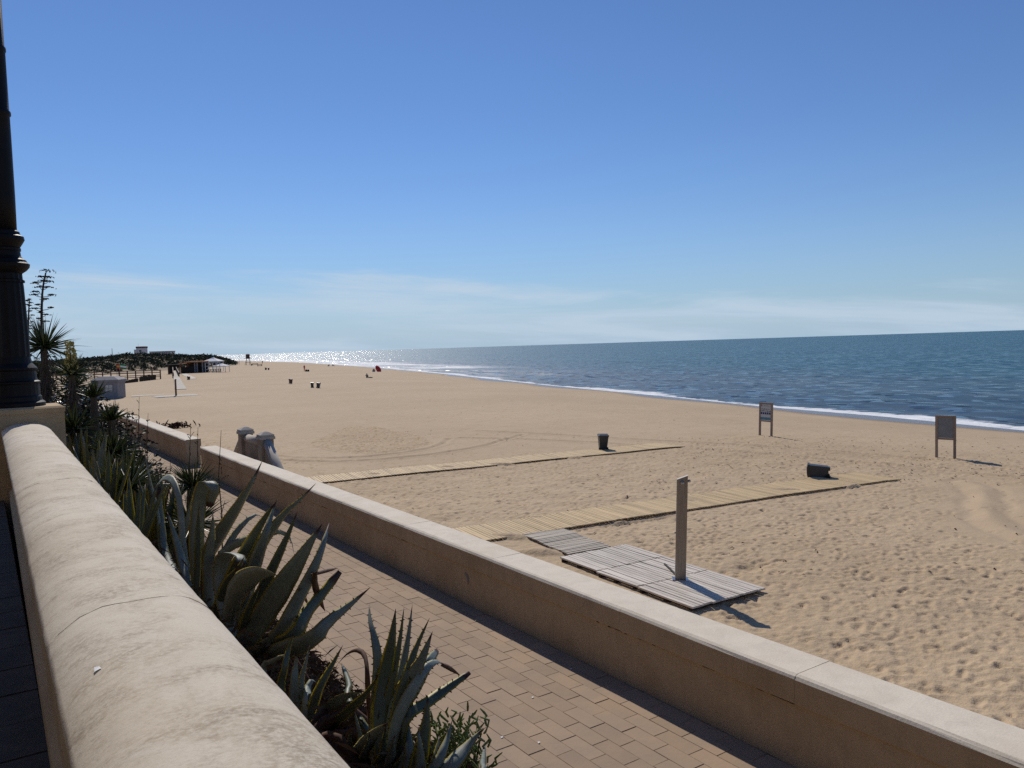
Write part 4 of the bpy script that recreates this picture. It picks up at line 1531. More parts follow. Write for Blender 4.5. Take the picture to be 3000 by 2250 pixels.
for dz in (-0.43, 0, 0.43):
    mb.box(tp + wo_ + rot_t @ Vector((0, -0.033, 0)) + Vector((0, 0, 1.35 + dz)), (1.0, 0.03, 0.05), rot_t)
part('mullion', mb, M['greycanvas'], win)

# timber walkway railing in front of the dunes
A0, A1 = Vector((12.5, 214, 0)), Vector((35.0, 200, 0))
wk = thing('timber_walkway', 'long dark timber walkway with railing in front of the dunes', 'walkway', A0.lerp(A1, 0.5))
nP = 14
for k in range(nP + 1):
    q = A0.lerp(A1, k / nP)
    part('post', MB().box(q + Vector((0, 0, 1.05)), (0.24, 0.24, 2.3)), M['brownwood'], wk)
for z in (0.95, 1.55, 2.1):
    part('rail', MB().bar(A0 + Vector((0, 0, z)), A1 + Vector((0, 0, z)), 0.10, 0.17), M['brownwood'], wk)
part('deck', MB().bar(A0 + Vector((0, 1.0, 0.55)), A1 + Vector((0, 1.0, 0.55)), 1.8, 0.14), M['brownwood'], wk)
gate = G(505, 1096)
gt = thing('walkway_shelter', 'dark square timber shelter at the head of the pale ramp', 'shelter', gate)
part('back_wall', MB().box(gate + Vector((0.6, 1.5, 1.3)), (3.0, 0.3, 2.5)), M['darkwall'], gt)
for s in (-1, 1):
    part('post', MB().box(gate + Vector((0.6 + s * 1.5, 0, 1.25)), (0.3, 0.3, 2.6)), M['brownwood'], gt)
part('roof', MB().box(gate + Vector((0.6, 0.9, 2.7)), (3.6, 2.6, 0.2)), M['darkwall'], gt)
# ramp boards
ra, rb_ = [G(507, 1096), G(517, 1096)], [G(512, 1141), G(547, 1140)]
rp = thing('ramp_path', 'pale board ramp leading down to the sand from the shelter', 'path', (ra[0] + rb_[1]) / 2)
nb_ = 20
for k in range(nb_):
    t0, t1 = k / nb_, (k + 0.9) / nb_
    z0, z1 = 1.0 * (1 - t0) ** 2 + 0.05, 1.0 * (1 - t1) ** 2 + 0.05
    a, b, c, d = ra[0].lerp(rb_[0], t0), ra[1].lerp(rb_[1], t0), ra[1].lerp(rb_[1], t1), ra[0].lerp(rb_[0], t1)
    vv = [a + UPV * z0, b + UPV * z0, c + UPV * z1, d + UPV * z1]
    part('board', MB().add(vv + [q - UPV * 0.06 for q in vv], [(0, 1, 2, 3), (7, 6, 5, 4), (0, 4, 5, 1), (1, 5, 6, 2), (2, 6, 7, 3), (3, 7, 4, 0)]), M['path'], rp)
for (e0, e1) in ((ra[0], rb_[0]), (ra[1], rb_[1])):
    mb = MB()
    for k in range(4):
        q = e0.lerp(e1, k * 0.13)
        mb.box(q + UPV * (0.9 * (1 - k * 0.2)), (0.22, 0.22, 1.8))
    mb.bar(e0 + UPV * 2.0, e0.lerp(e1, 0.40) + UPV * 1.25, 0.14, 0.22)
    mb.bar(e0 + UPV * 1.4, e0.lerp(e1, 0.40) + UPV * 0.8, 0.12, 0.18)
    part('handrail', mb, M['brownwood'], rp)
q = [G(529, 1096), G(546, 1095), G(577, 1110), G(560, 1111)]
mb = MB()
mb.add([a + UPV * 0.07 for a in q] + [a - UPV * 0.05 for a in q], [(0, 1, 2, 3), (7, 6, 5, 4), (0, 4, 5, 1), (1, 5, 6, 2), (2, 6, 7, 3), (3, 7, 4, 0)])
tag(solo('bar_path', mb, M['path'], q[0]), 'pale narrow path below the beach bar', 'path')
q = [G(385, 1163), G(480, 1157), G(480, 1156), G(385, 1160)]
mb = MB()
mb.add([a + UPV * 0.05 for a in q] + [a - UPV * 0.05 for a in q], [(0, 1, 2, 3), (7, 6, 5, 4), (0, 4, 5, 1), (1, 5, 6, 2), (2, 6, 7, 3), (3, 7, 4, 0)])
tag(solo('shower_path', mb, M['path'], q[0]), 'thin pale path from the tent to the far shower', 'path')
# broken low fence of boards
f0, f1 = G(362, 1123), G(457, 1112)
lf = thing('sand_fence', 'broken low board fence half sunk in sand beside the tent', 'fence', f0.lerp(f1, 0.5))
rs = random.Random(12)
for k in range(26):
    if k in (11, 12, 15, 19):
        continue
    a = f0.lerp(f1, k / 26)
    hgt = 0.35 + 0.9 * min(1, k / 16) * rs.uniform(0.75, 1.1)
    a.z = float(sand_z(a.x, a.y))
    part('board', MB().box(a + UPV * (hgt / 2 - 0.05), ((f1 - f0).length / 26 * 0.72, 0.14, hgt), Matrix.Rotation(-PSI + rs.gauss(0, 0.08), 3, 'Z') @ Matrix.Rotation(rs.gauss(0, 0.10), 3, 'Y')), M['under'], lf)
# flags
for (u, v, lab, cols, dx) in ((343, 1100, 'red and yellow flag on a pole by the walkway', ('red', 'yellow', 'red'), 1), (352, 1100, 'green and white flag right of the red and yellow one', ('green', 'white', 'green'), 1)):
    p = gz(u, v, 0.6)
    p = Vector((p.x, p.y, 0.2))
    t = thing('flag', lab, 'flag', p, 'flags by the walkway')
    part('pole', MB().tube([p, p + UPV * 3.6], 0.05, 6), M['steel'], t)
    nseg = 10
    for k, cname in enumerate(cols):
        mb = MB()
        vs_ = []
        for i in range(nseg + 1):
            s = i / nseg
            off = rt * (1.7 * s) + fwd * (0.22 * math.sin(s * 6))
            z0 = 3.5 - 0.45 * k - 0.25 * s
            for yy in (0, 0.02):
                vs_ += [p + off + fwd * yy + UPV * z0, p + off + fwd * yy + UPV * (z0 - 0.44)]
        fs_ = []
        for i in range(nseg):
            a = i * 4
            fs_ += [(a, a + 4, a + 5, a + 1), (a + 2, a + 3, a + 7, a + 6), (a, a + 2, a + 6, a + 4), (a + 1, a + 5, a + 7, a + 3)]
        mb.add(vs_, fs_)
        part('stripe', mb, M[cname], t)

# beach bar
bp = G(563, 1093)
bar = thing('beach_bar', 'dark beach bar with orange edged flat roof below the dunes', 'bar', bp)
rb = Matrix.Rotation(-PSI, 3, 'Z')


def L(x, y, z):
    return bp + rt * x + fwd * y + UPV * z


part('back_wall', MB().box(L(0, 4, 1.6), (6.6, 0.3, 3.2), rb), M['darkwall'], bar)
part('bar_front', MB().box(L(-1.2, 0, 0.9), (4.0, 0.3, 2.0), rb), M['darkwall'], bar)
for x in (-3.2, -1.2, 0.9, 1.6, 3.2):
    part('post', MB().box(L(x, 0, 1.6), (0.3, 0.3, 3.3), rb), M['greycanvas' if x > 0 else 'brownwood'], bar)
part('roof', MB().box(L(0.7, 1.8, 3.35), (5.4, 5.4, 0.35), rb), M['orange'], bar)
part('side_roof', MB().box(L(-2.9, 1.8, 2.9), (1.9, 5.0, 0.25), rb), M['orange'], bar)
tr_ = thing('bar_terrace', 'pale slatted terrace frame right of the beach bar', 'pergola', L(6.1, 0, 0))
for x in (3.9, 5.0, 6.1, 7.2, 8.3):
    part('post', MB().box(L(x, 0.3, 1.4), (0.18, 0.18, 2.9), rb), M['signface'], tr_)
for z in (0.9, 1.9, 2.9):
    part('rail', MB().box(L(6.1, 0.3, z), (4.6, 0.12, 0.16), rb), M['signface'], tr_)
for k in range(6):
    x = 4.2 + k * 0.75
    c = thing('cafe_chair', 'dark cafe chair on the bar terrace, number %s from the bar' % ('first second third fourth fifth sixth'.split()[k]), 'chair', L(x, 1.2, 0), 'chairs on the bar terrace')
    c['label'] = '%s dark chair from the bar on its terrace' % ('first second third fourth fifth sixth'.split()[k])
    part('seat', MB().box(L(x, 1.2, 0.46), (0.5, 0.5, 0.06), rb), M['dark'], c)
    part('backrest', MB().box(L(x + 0.23, 1.2, 0.75), (0.06, 0.5, 0.55), rb), M['dark'], c)
    for sx in (-.2, .2):
        for sy in (-.2, .2):
            part('leg', MB().box(L(x + sx, 1.2 + sy, 0.22), (0.05, 0.05, 0.46), rb), M['dark'], c)


def canopy(label, u, v, w, hp, ht):
    p = G(u, v)
    t = thing('canopy', label, 'canopy', p, 'white canopies by the bar')
    for sx in (-1, 1):
        for sy in (-1, 1):
            part('pole', MB().box(p + rb @ Vector((sx * w / 2, sy * w / 2, hp / 2)), (0.14, 0.14, hp), rb), M['white'], t)
    r_ = MB().frustum((0, 0, hp), (w * 1.12, w * 1.12), (w * 0.30, w * 0.30), ht * 0.6)
    r_.frustum((0, 0, hp + ht * 0.6), (w * 0.30, w * 0.30), (0.1, 0.1), ht * 0.4)
    r_.v = [tuple(p + rb @ Vector(q)) for q in r_.v]
    part('roof', r_, M['white'], t)
    part('valance', MB().box(p + Vector((0, 0, hp - 0.12)), (w * 1.12, w * 1.12, 0.24), rb), M['white'], t)


canopy('larger white canopy standing behind the bar terrace', 626, 1088, 4.6, 3.3, 1.3)
canopy('smaller white canopy right of the bar terrace', 650, 1090, 3.4, 1.9, 0.8)

# ------------------------------------------------------------------ dune hill with scrub and the building on it
hx = np.linspace(-130, 135, 150)
hy = np.linspace(262, 640, 120)
HXg, HYg = np.meshgrid(hx, hy, indexing='ij')


def hill(x, y):
    az_ = np.degrees(np.arctan2(x, y))
    # crest height along the azimuth of view, falling to the beach at the front and sides
    crest = np.interp(az_, [-20, -8, -2, 2, 4, 6.2, 8, 9.6, 11.0, 12.0, 12.7, 13.4, 14.2, 14.8], [4.6, 4.6, 3.6, 3.4, 3.6, 4.3, 5.4, 5.4, 4.4, 4.1, 4.2, 3.4, 2.0, 0.0])
    r_ = np.hypot(x, y)
    front = np.clip((r_ - np.interp(az_, [-20, 6, 12, 16], [262, 275, 335, 400])) / 75, 0, 1)
    back = np.clip((640 - r_) / 60, 0, 1)
    s = front * front * (3 - 2 * front) * back
    w = 0.55 * np.sin(x * 0.13 + 1) * np.sin(y * 0.09) + 0.35 * np.sin(x * 0.31 + y * 0.23)
    return (crest + w * np.clip(crest / 5, 0, 1)) * s


HZg = hill(HXg, HYg)
HZg = np.where(HZg > 0.03, HZg - 0.1, -6.0)
I = np.arange(HXg.size).reshape(HXg.shape)
quads = np.stack([I[:-1, :-1], I[1:, :-1], I[1:, 1:], I[:-1, 1:]], -1).reshape(-1, 4)
me = grid_mesh('dune_hill', np.stack([HXg, HYg, HZg], -1).reshape(-1, 3), quads)
tag(link('dune_hill', me, M['dune']), kind='structure')
mb = MB()
rs = np.random.default_rng(5)
cnt = 0
V_, F_ = [], []
while cnt < 10500:
    x, y = rs.uniform(-110, 125), rs.uniform(285, 470)
    z = float(hill(x, y))
    if z < 0.35:
        continue
    patchy = math.sin(x * 0.21 + 2) * math.sin(y * 0.16) + 0.6 * math.sin(x * 0.5 + y * 0.3)
    if z < 1.5 and patchy > 0.0 + 0.5 * z:
        continue
    cnt += 1
    s = rs.uniform(0.7, 1.5) * (0.8 if z < 2.5 else 1)
    m = 20
    d = rs.standard_normal((m, 3))
    d /= np.linalg.norm(d, axis=1)[:, None]
    c = np.array([x, y, z + 0.15]) + d * np.array([s * 1.25, s * 1.25, s * 0.75]) * rs.uniform(0.55, 1.0, (m, 1))
    c[:, 2] = np.maximum(c[:, 2], z - 0.2)
    a = rs.standard_normal((m, 3)) * 0.36 * s ** 0.5
    b = rs.standard_normal((m, 3)) * 0.36 * s ** 0.5
    n0 = len(V_) * 3
    for i in range(m):
        V_.append((c[i] - a[i], c[i] + a[i] * 0.6 + b[i] * 0.4, c[i] + b[i]))
arr = np.array(V_).reshape(-1, 3)
me = bpy.data.meshes.new('dune_scrub')
me.from_pydata(arr.tolist(), [], [(i * 3, i * 3 + 1, i * 3 + 2) for i in range(len(V_))])
me.update()
tag(link('dune_scrub', me, M['scrub']), 'dark green scrub covering the dune hill', 'scrub', kind='stuff')


# buildings on the hill, farther back
def place(u, dist):
    r_ = ray(u, 1040)
    r_ = Vector((r_.x, r_.y, 0)).normalized()
    return r_ * dist


D = 620
bA = place(415, D)
ppm = 2330 / (bA.dot(fwd))
zof = lambda v, u: CZ + ((1013.15 + 0.031 * (1500 - u)) - v) / ppm
t = thing('hilltop_building', 'small pale tower building with dark red parapet on the dune crest', 'building', (bA.x, bA.y, 5))
z1 = zof(1016, 415)
w_ = 27 / ppm
part('tower_wall', MB().box((bA.x + 0.3, bA.y, z1 / 2), (w_ * 0.8, 6, z1), rb), M['bwhite'], t)
part('low_wall', MB().box(bA - rt * w_ * 0.42 + UPV * (zof(1024, 405) / 2), (w_ * 0.35, 6, zof(1024, 405)), rb), M['bwhite'], t)
part('parapet', MB().box((bA.x + 0.3, bA.y, z1 - 0.55), (w_ * 0.86, 6.4, 0.8), rb), M['bred'], t)
part('top_band', MB().box((bA.x + 0.3, bA.y, z1 + 0.05), (w_ * 0.84, 6.3, 0.3), rb), M['bred'], t)
wn_ = part('window', MB().box(bA + rt * 0.5 - fwd * 3.1 + UPV * zof(1028, 418), (1.2, 0.2, 1.1), rb), M['glass'], t)
part('aerial', MB().tube([bA + UPV * z1 - rt * 2, bA + UPV * (z1 + 2.2) - rt * 2], 0.05, 5), M['steel'], t)
bB = place(476, D + 25)
t = thing('hilltop_building', 'long low white building beside the tower on the dune', 'building', (bB.x, bB.y, 5))
z2 = zof(1029.5, 476)
part('wall', MB().box((bB.x, bB.y, z2 / 2), (64 / ppm, 8, z2), rb), M['bwhite'], t)
part('roof_band', MB().box((bB.x, bB.y, z2 + 0.1), (66 / ppm, 8.4, 0.45), rb), M['bred'], t)
for k in range(9):
    part('window', MB().box(bB + rt * ((-28 + 7 * k) / ppm) - fwd * 4.05 + UPV * (z2 - 0.9), (4.4 / ppm, 0.15, 0.7), rb), M['glass'], t)
mb = MB()
pm_ = place(329, 560)
tag(solo('far_mast', MB().tube([pm_ + UPV * 3, pm_ + UPV * 11.5], [0.25, 0.12], 6), M['stalk'], pm_), 'thin dark mast rising from the dune scrub', 'mast')

# drift heap on the sand behind the raised wall
p = G(508, 1254)
mb = MB()
rs = random.Random(8)
for k in range(60):
    a = Vector((rs.gauss(0, 0.55), rs.gauss(0, 0.25), abs(rs.gauss(0, 0.16))))
    d = Vector((rs.gauss(0, 1), rs.gauss(0, 0.6), rs.gauss(0, 0.4))).normalized() * rs.uniform(0.15, 0.5)
    mb.tube([p + a - d, p + a + Vector((0, 0, 0.05)), p + a + d], [0.02, 0.05, 0.015], 5)
tag(solo('drift_heap', mb, M['driftwood'], p), 'dark brown heap of drift weed on the sand behind the raised wall', 'driftwood')


# ================================================================== plants in the bed
def catmull(pts, n):
    P = [pts[0] * 2 - pts[1]] + list(pts) + [pts[-1] * 2 - pts[-2]]
    seg = [(P[i + 1] - P[i]).length for i in range(1, len(P) - 2)]
    tot = sum(seg)
    out = []
    for k in range(n):
        s = tot * k / (n - 1)
        i = 0
        while i < len(seg) - 1 and s > seg[i]:
            s -= seg[i]
            i += 1
        t = min(1, s / max(seg[i], 1e-6))
        a, b, c, d = P[i], P[i + 1], P[i + 2], P[i + 3]
        out.append(0.5 * ((2 * b) + (c - a) * t + (2 * a - 5 * b + 4 * c - d) * t * t + (3 * b - a - 3 * c + d) * t ** 3))
    return out


def agave_leaf(mb, pts, W, side, channel=0.35, n=18, teeth=True, blunt=False, thick=0.012, rs=random):
    C = catmull([Vector(p) for p in pts], n)
    vs_, uv = [], []
    ring = 8
    edges = []
    tot = sum((C[i + 1] - C[i]).length for i in range(n - 1))
    prev = None
    for i, c in enumerate(C):
        t = i / (n - 1)
        T = (C[min(i + 1, n - 1)] - C[max(i - 1, 0)]).normalized()
        S = side - T * side.dot(T)
        if S.length < 0.1 and prev is not None:
            S = prev - T * prev.dot(T)
        S.normalize()
        if prev is not None and S.dot(prev) < 0:
            S = -S
        prev = S.copy()
        N = T.cross(S).normalized()
        if t < 0.5:
            w = W * (0.66 + 0.34 * math.sin(math.pi * t))
        elif blunt:
            w = W * (1 - 0.62 * ((t - 0.5) / 0.5) ** 2.2 + 0.05 * math.sin(i * 2.9))
        else:
            w = W * max(0.02, 1 - ((t - 0.5) / 0.5) ** 1.7)
        w *= 1 + 0.03 * math.sin(i * 1.7)
        cd = channel * w * (1 - 0.5 * t)
        th = thick * (1.4 - t) * min(1, w / W * 2)
        for a, lo in ((-1, 0), (-0.5, 0), (0, 0), (0.5, 0), (1, 0), (0.5, 1), (0, 1), (-0.5, 1)):
            off = cd * (a * a) - (th * (1 - a * a) * 1.4 if lo else 0)
            vs_.append(c + S * (a * w / 2) + N * off)
            uv.append(((a + 1) / 2, t))
        edges.append((vs_[-ring], vs_[-ring + 4], S, T, N, w))
    fs_ = []
    for i in range(n - 1):
        for k in range(ring):
            fs_.append((i * ring + k, i * ring + (k + 1) % ring, (i + 1) * ring + (k + 1) % ring, (i + 1) * ring + k))
    fs_.append(tuple(range(ring)))
    fs_.append(tuple((n - 1) * ring + k for k in range(ring))[::-1])
    mb.add(vs_, fs_, 0, uv)
    if teeth:
        step = 0.045
        for sd in (0, 1):
            acc = 0
            for i in range(3, n - 2):
                a, b = edges[i][sd], edges[i + 1][sd]
                m_ = max(1, int((b - a).length / step))
                for k in range(m_):
                    p = a.lerp(b, (k + rs.random() * 0.5) / m_)
                    S, T = edges[i][2] * (1 if sd else -1), edges[i][3]
                    q = 0.011 * rs.uniform(0.6, 1.2)
                    mb.add([p - T * q * 0.55 - S * 0.003, p + T * q * 0.55 - S * 0.003, p + S * q + T * q * 0.2], [(0, 1, 2)], 0, [(0.96, 0.985)] * 3)


CAMP = Vector((0, 0, CZ))
AG_GROUP = 'agaves in the planter bed'


def agave_from_view(label, base, specs, org, scale, seed, wk=0.92):
    """leaves follow silhouettes read off an enlarged crop, each at its own depth around the plant"""
    rs = random.Random(seed)
    t = thing('agave_plant', label, 'agave', base, AG_GROUP)
    bu = pix(base)[0]
    for (pts, W, kind, dx) in specs:
        n = len(pts)
        P = [] if 'h' in kind else [Vector(base) + Vector((rs.gauss(0, 0.05), rs.gauss(0, 0.05), 0.02))]
        for i, (a, b) in enumerate(pts):
            u, v = org[0] + a / scale, org[1] + b / scale
            s = (i + 0.6) / n
            X = base[0] + dx * s + rs.gauss(0, 0.01)
            P.append(gx(u, v, max(0.78, X)))
        mid = P[len(P) // 2]
        T = (P[-1] - P[1]).normalized()
        view = (mid - CAMP).normalized()
        side = view.cross(T)
        if side.length < 0.1:
            side = Vector((1, 0, 0))
        side = Matrix.Rotation(rs.uniform(-0.45, 0.45), 3, T) @ side.normalized()
        mb = MB()
        agave_leaf(mb, P, W * wk, side, channel=rs.uniform(0.08, 0.20) * rs.choice((1, 1, -1)), n=22, thick=0.007, blunt=('b' in kind), teeth=('d' not in kind), rs=rs)
        mt = M['dead'] if 'd' in kind else M['agave_p'] if 'p' in kind else M['agave_y'] if 'y' in kind else M['agave_r'] if 'r' in kind else M['agave']
        part('leaf', mb, mt, t, smooth=True, uv=True)
    for k in range(9):                                   # withered lower leaves lying on the soil
        a = k * 0.72 + rs.gauss(0, 0.2)
        out = Vector((abs(math.cos(a)) * 0.9 + 0.1, math.sin(a), 0)).normalized()
        Ln = rs.uniform(0.45, 0.8)
        b = Vector(base)
        gz_ = lambda q: float(bed_z(q.x, q.y))
        p1, p2 = b + out * Ln * 0.45 + UPV * rs.uniform(0.08, 0.22), b + out * Ln
        p2.z = max(gz_(p2) + 0.03, b.z - 0.5)
        mb = MB()
        agave_leaf(mb, [b + UPV * 0.03, p1, p1.lerp(p2, 0.6) - UPV * 0.02, p2], rs.uniform(0.05, 0.09), out.cross(UPV) + UPV * rs.gauss(0, 0.4), channel=0.45, n=10, teeth=False, rs=rs)
        part('dead_leaf', mb, M['dead'], t, smooth=True, uv=True)
    return t


Z3, O3 = 3.016, (380, 1300)
A1b, A2b = (1.62, 7.85, 2.70), (1.62, 6.55, 2.70)
agave_from_view('big grey agave with folded arching leaves, left part of the main clump', A1b, [
    ([(490, 1000), (450, 560), (400, 360), (330, 300), (250, 360), (170, 520), (85, 690)], 0.095, 'p', 0.1),
    ([(300, 1000), (255, 640), (200, 400), (165, 260), (130, 60)], 0.055, 'p', -0.1),
    ([(330, 1000), (285, 700), (265, 480), (262, 380)], 0.095, 'b', 0.0),
    ([(520, 1230), (440, 950), (370, 720), (330, 600)], 0.10, '', -0.15),
    ([(600, 1300), (590, 900), (610, 560), (650, 370), (700, 330), (745, 400), (700, 560)], 0.155, 'b', 0.15),
    ([(440, 980), (500, 720), (560, 480), (600, 360)], 0.095, '', 0.25),
    ([(600, 1400), (600, 1000), (605, 720), (615, 540)], 0.075, 'y', -0.1),
    ([(690, 1450), (700, 1000), (730, 760), (735, 620)], 0.13, '', -0.05),
    ([(560, 1250), (720, 930), (950, 560), (1090, 320), (1172, 150)], 0.165, '', 0.35),
    ([(640, 1200), (690, 1000), (660, 850), (630, 740)], 0.06, 'd', 0.3),
    ([(520, 1300), (560, 1180), (520, 1090)], 0.07, 'p', 0.2),
], O3, Z3, 31)
agave_from_view('largest grey green agave with fanned leaves reaching over the paving', A2b, [
    ([(900, 1500), (1060, 1060), (1330, 660), (1500, 500), (1645, 350)], 0.115, '', 0.45),
    ([(820, 1560), (880, 1230), (1060, 880), (1190, 660), (1285, 520)], 0.125, 'y', 0.1),
    ([(1000, 1500), (1090, 1120), (1200, 800), (1255, 620), (1302, 480)], 0.115, '', 0.25),
    ([(1000, 1600), (1150, 1330), (1290, 1040), (1400, 800), (1482, 600)], 0.095, 'y', 0.3),
    ([(1080, 1680), (1260, 1400), (1470, 1080), (1610, 850), (1703, 700)], 0.205, '', 0.35),
    ([(1300, 1700), (1480, 1400), (1640, 1080), (1720, 860), (1763, 700)], 0.125, '', 0.5),
    ([(1420, 1720), (1560, 1500), (1700, 1330), (1860, 1130)], 0.135, 'yb', 0.6),
    ([(1560, 1760), (1760, 1570), (1950, 1420), (2125, 1270)], 0.175, '', 0.55),
    ([(790, 1100), (830, 960), (950, 880), (1150, 820), (1330, 775), (1420, 830), (1440, 920), (1462, 1010)], 0.085, 'p', 0.5),
    ([(820, 1150), (880, 880), (1000, 710), (1110, 625), (1185, 665)], 0.085, '', 0.6),
    ([(830, 1400), (815, 1080), (850, 975), (930, 965), (985, 1010), (960, 1140)], 0.15, 'pb', -0.1),
    ([(880, 1650), (920, 1360), (1030, 1200), (1160, 1140), (1270, 1150), (1340, 1190)], 0.19, 'p', -0.2),
    ([(760, 1600), (800, 1400), (860, 1230), (960, 1100), (1010, 1000)], 0.10, 'y', -0.15),
    ([(980, 1700), (1040, 1500), (1100, 1350), (1160, 1250)], 0.07, 'y', 0.0),
    ([(1640, 1130), (1640, 1250), (1680, 1380), (1728, 1485)], 0.055, 'dh', 0.75),
    ([(1490, 1280), (1540, 1350), (1585, 1435)], 0.03, 'dh', 0.7),
    ([(1600, 1160), (1730, 1125), (1842, 1098)], 0.03, 'dh', 0.8),
    ([(700, 1500), (720, 1250), (760, 1050), (830, 900)], 0.10, '', 0.4),
], O3, Z3, 32)
Z4, O4 = 2.765, (700, 1700)
agave_from_view('upright agave with spiny leaves, right of the main clump', (1.72, 3.95, 2.80), [
    ([(1100, 1150), (1125, 700), (1100, 480), (1062, 330), (1056, 190)], 0.055, '', 0.1),
    ([(1140, 1150), (1180, 800), (1235, 500), (1270, 230)], 0.082, 'y', 0.1),
    ([(1190, 1150), (1250, 800), (1305, 480), (1338, 215)], 0.042, 'y', 0.2),
    ([(1220, 1150), (1310, 760), (1365, 480), (1405, 195)], 0.048, '', 0.3),
    ([(1260, 1120), (1360, 760), (1450, 510), (1545, 305)], 0.048, 'y', 0.3),
    ([(1190, 1200), (1330, 900), (1470, 660), (1568, 415)], 0.088, '', 0.25),
    ([(1300, 1130), (1440, 850), (1540, 660), (1608, 565)], 0.06, 'b', 0.5),
    ([(1280, 1150), (1420, 860), (1530, 700), (1610, 660), (1665, 690)], 0.058, 'p', 0.45),
    ([(1640, 680), (1710, 712), (1795, 772)], 0.022, 'dh', 0.5),
    ([(1350, 1140), (1520, 1000), (1700, 870), (1872, 748)], 0.058, 'yb', 0.55),
    ([(1060, 1100), (1040, 800), (1020, 620), (960, 565), (880, 595), (790, 690)], 0.028, 'd', 0.1),
    ([(640, 1180), (780, 990), (900, 920), (985, 915), (1010, 965)], 0.085, 'p', -0.1),
    ([(760, 1250), (900, 1050), (1030, 920), (1135, 760)], 0.05, 'y', -0.2),
    ([(900, 1000), (890, 840), (850, 720), (830, 670)], 0.04, 'y', 0.4),
], O4, Z4, 33, 1.15)
agave_from_view('small agave with narrow upright leaves close to the parapet', (1.42, 4.55, 2.82), [
    ([(560, 1120), (650, 880), (770, 660), (842, 525)], 0.052, 'y', 0.25),
    ([(490, 1030), (510, 800), (545, 650), (572, 525)], 0.036, '', 0.15),
    ([(450, 1000), (450, 800), (458, 690), (467, 585)], 0.055, '', 0.0),
    ([(340, 900), (370, 700), (400, 560), (447, 415)], 0.045, 'y', 0.1),
    ([(200, 760), (270, 660), (350, 615), (420, 610)], 0.05, 'p', 0.1),
    ([(560, 1000), (560, 870), (590, 810), (630, 830)], 0.06, 'p', 0.2),
], O4, Z4, 34, 1.2)
agave_from_view('lowest agave at the bottom edge with upright spear leaves', (1.75, 3.45, 2.72), [
    ([(1010, 1560), (990, 1300), (950, 1130), (918, 1000)], 0.05, '', -0.1),
    ([(1070, 1560), (1095, 1350), (1118, 1200), (1132, 1055)], 0.042, 'y', -0.05),
    ([(1390, 1600), (1385, 1400), (1370, 1220), (1355, 1060)], 0.05, '', 0.1),
    ([(1440, 1600), (1480, 1380), (1515, 1150), (1532, 940)], 0.07, 'y', 0.1),
    ([(1580, 1600), (1640, 1420), (1690, 1280), (1727, 1130)], 0.048, '', 0.25),
    ([(1600, 1650), (1730, 1480), (1850, 1340), (1976, 1198)], 0.08, '', 0.35),
    ([(1950, 1600), (1975, 1480), (1985, 1390), (1992, 1300)], 0.028, '', 0.6),
    ([(1600, 1650), (1690, 1540), (1770, 1450), (1838, 1388)], 0.05, 'y', 0.3),
    ([(920, 1560), (980, 1400), (1080, 1260), (1210, 1150)], 0.085, 'p', -0.2),
    ([(1120, 1640), (1130, 1460), (1200, 1400), (1270, 1410), (1300, 1470)], 0.10, 'pb', 0.0),
    ([(890, 1560), (895, 1400), (898, 1290), (906, 1185)], 0.042, '', -0.25),
    ([(1280, 1560), (1300, 1400), (1325, 1270), (1340, 1160)], 0.03, 'p', 0.2),
    ([(1270, 1600), (1310, 1460), (1335, 1380), (1345, 1320)], 0.045, '', 0.0),
    ([(1130, 1600), (1160, 1420), (1175, 1300), (1185, 1190)], 0.05, 'y', -0.15),
    ([(1480, 1620), (1470, 1450), (1460, 1300), (1452, 1190)], 0.05, '', 0.0),
    ([(1560, 1640), (1590, 1480), (1610, 1360), (1622, 1260)], 0.055, 'y', 0.15),
    ([(1210, 1620), (1230, 1480), (1240, 1380), (1262, 1250)], 0.05, '', -0.1),
    ([(960, 1600), (1000, 1450), (1040, 1330), (1062, 1230)], 0.05, '', -0.2),
], O4, Z4, 35, 1.3)


def rosette(name, label, base, nleaf, Lr, W, mats, seed, erect=(50, 88), group=AG_GROUP, cat='agave', teeth=False, lean=(0, 0)):
    rs = random.Random(seed)
    t = thing(name, label, cat, base, group)
    for k in range(nleaf):
        a = k * 2.399 + rs.gauss(0, 0.2)
        e = R(rs.uniform(*erect))
        Ln = rs.uniform(*Lr)
        out = Vector((math.cos(a), math.sin(a), 0))
        d = out * math.cos(e) + UPV * math.sin(e) + Vector((lean[0], lean[1], 0))
        d.normalize()
        droop = rs.uniform(0.0, 0.22) * Ln * (1 - math.sin(e) * 0.6)
        b = Vector(base)
        P = [b, b + d * Ln * 0.35 + out * 0.02, b + d * Ln * 0.7 + out * 0.05, b + d * Ln + out * 0.06 - UPV * droop]
        if P[-1].x < 0.75 and P[-1].z < 4.4:
            continue
        side = out.cross(UPV).normalized()
        side = Matrix.Rotation(rs.gauss(0, 0.25), 3, d) @ side
        mb = MB()
        agave_leaf(mb, P, W * rs.uniform(0.8, 1.15), side, channel=0.3, n=10, teeth=teeth, rs=rs)
        part('leaf', mb, M[rs.choice(mats)], t, smooth=True, uv=True)
    return t


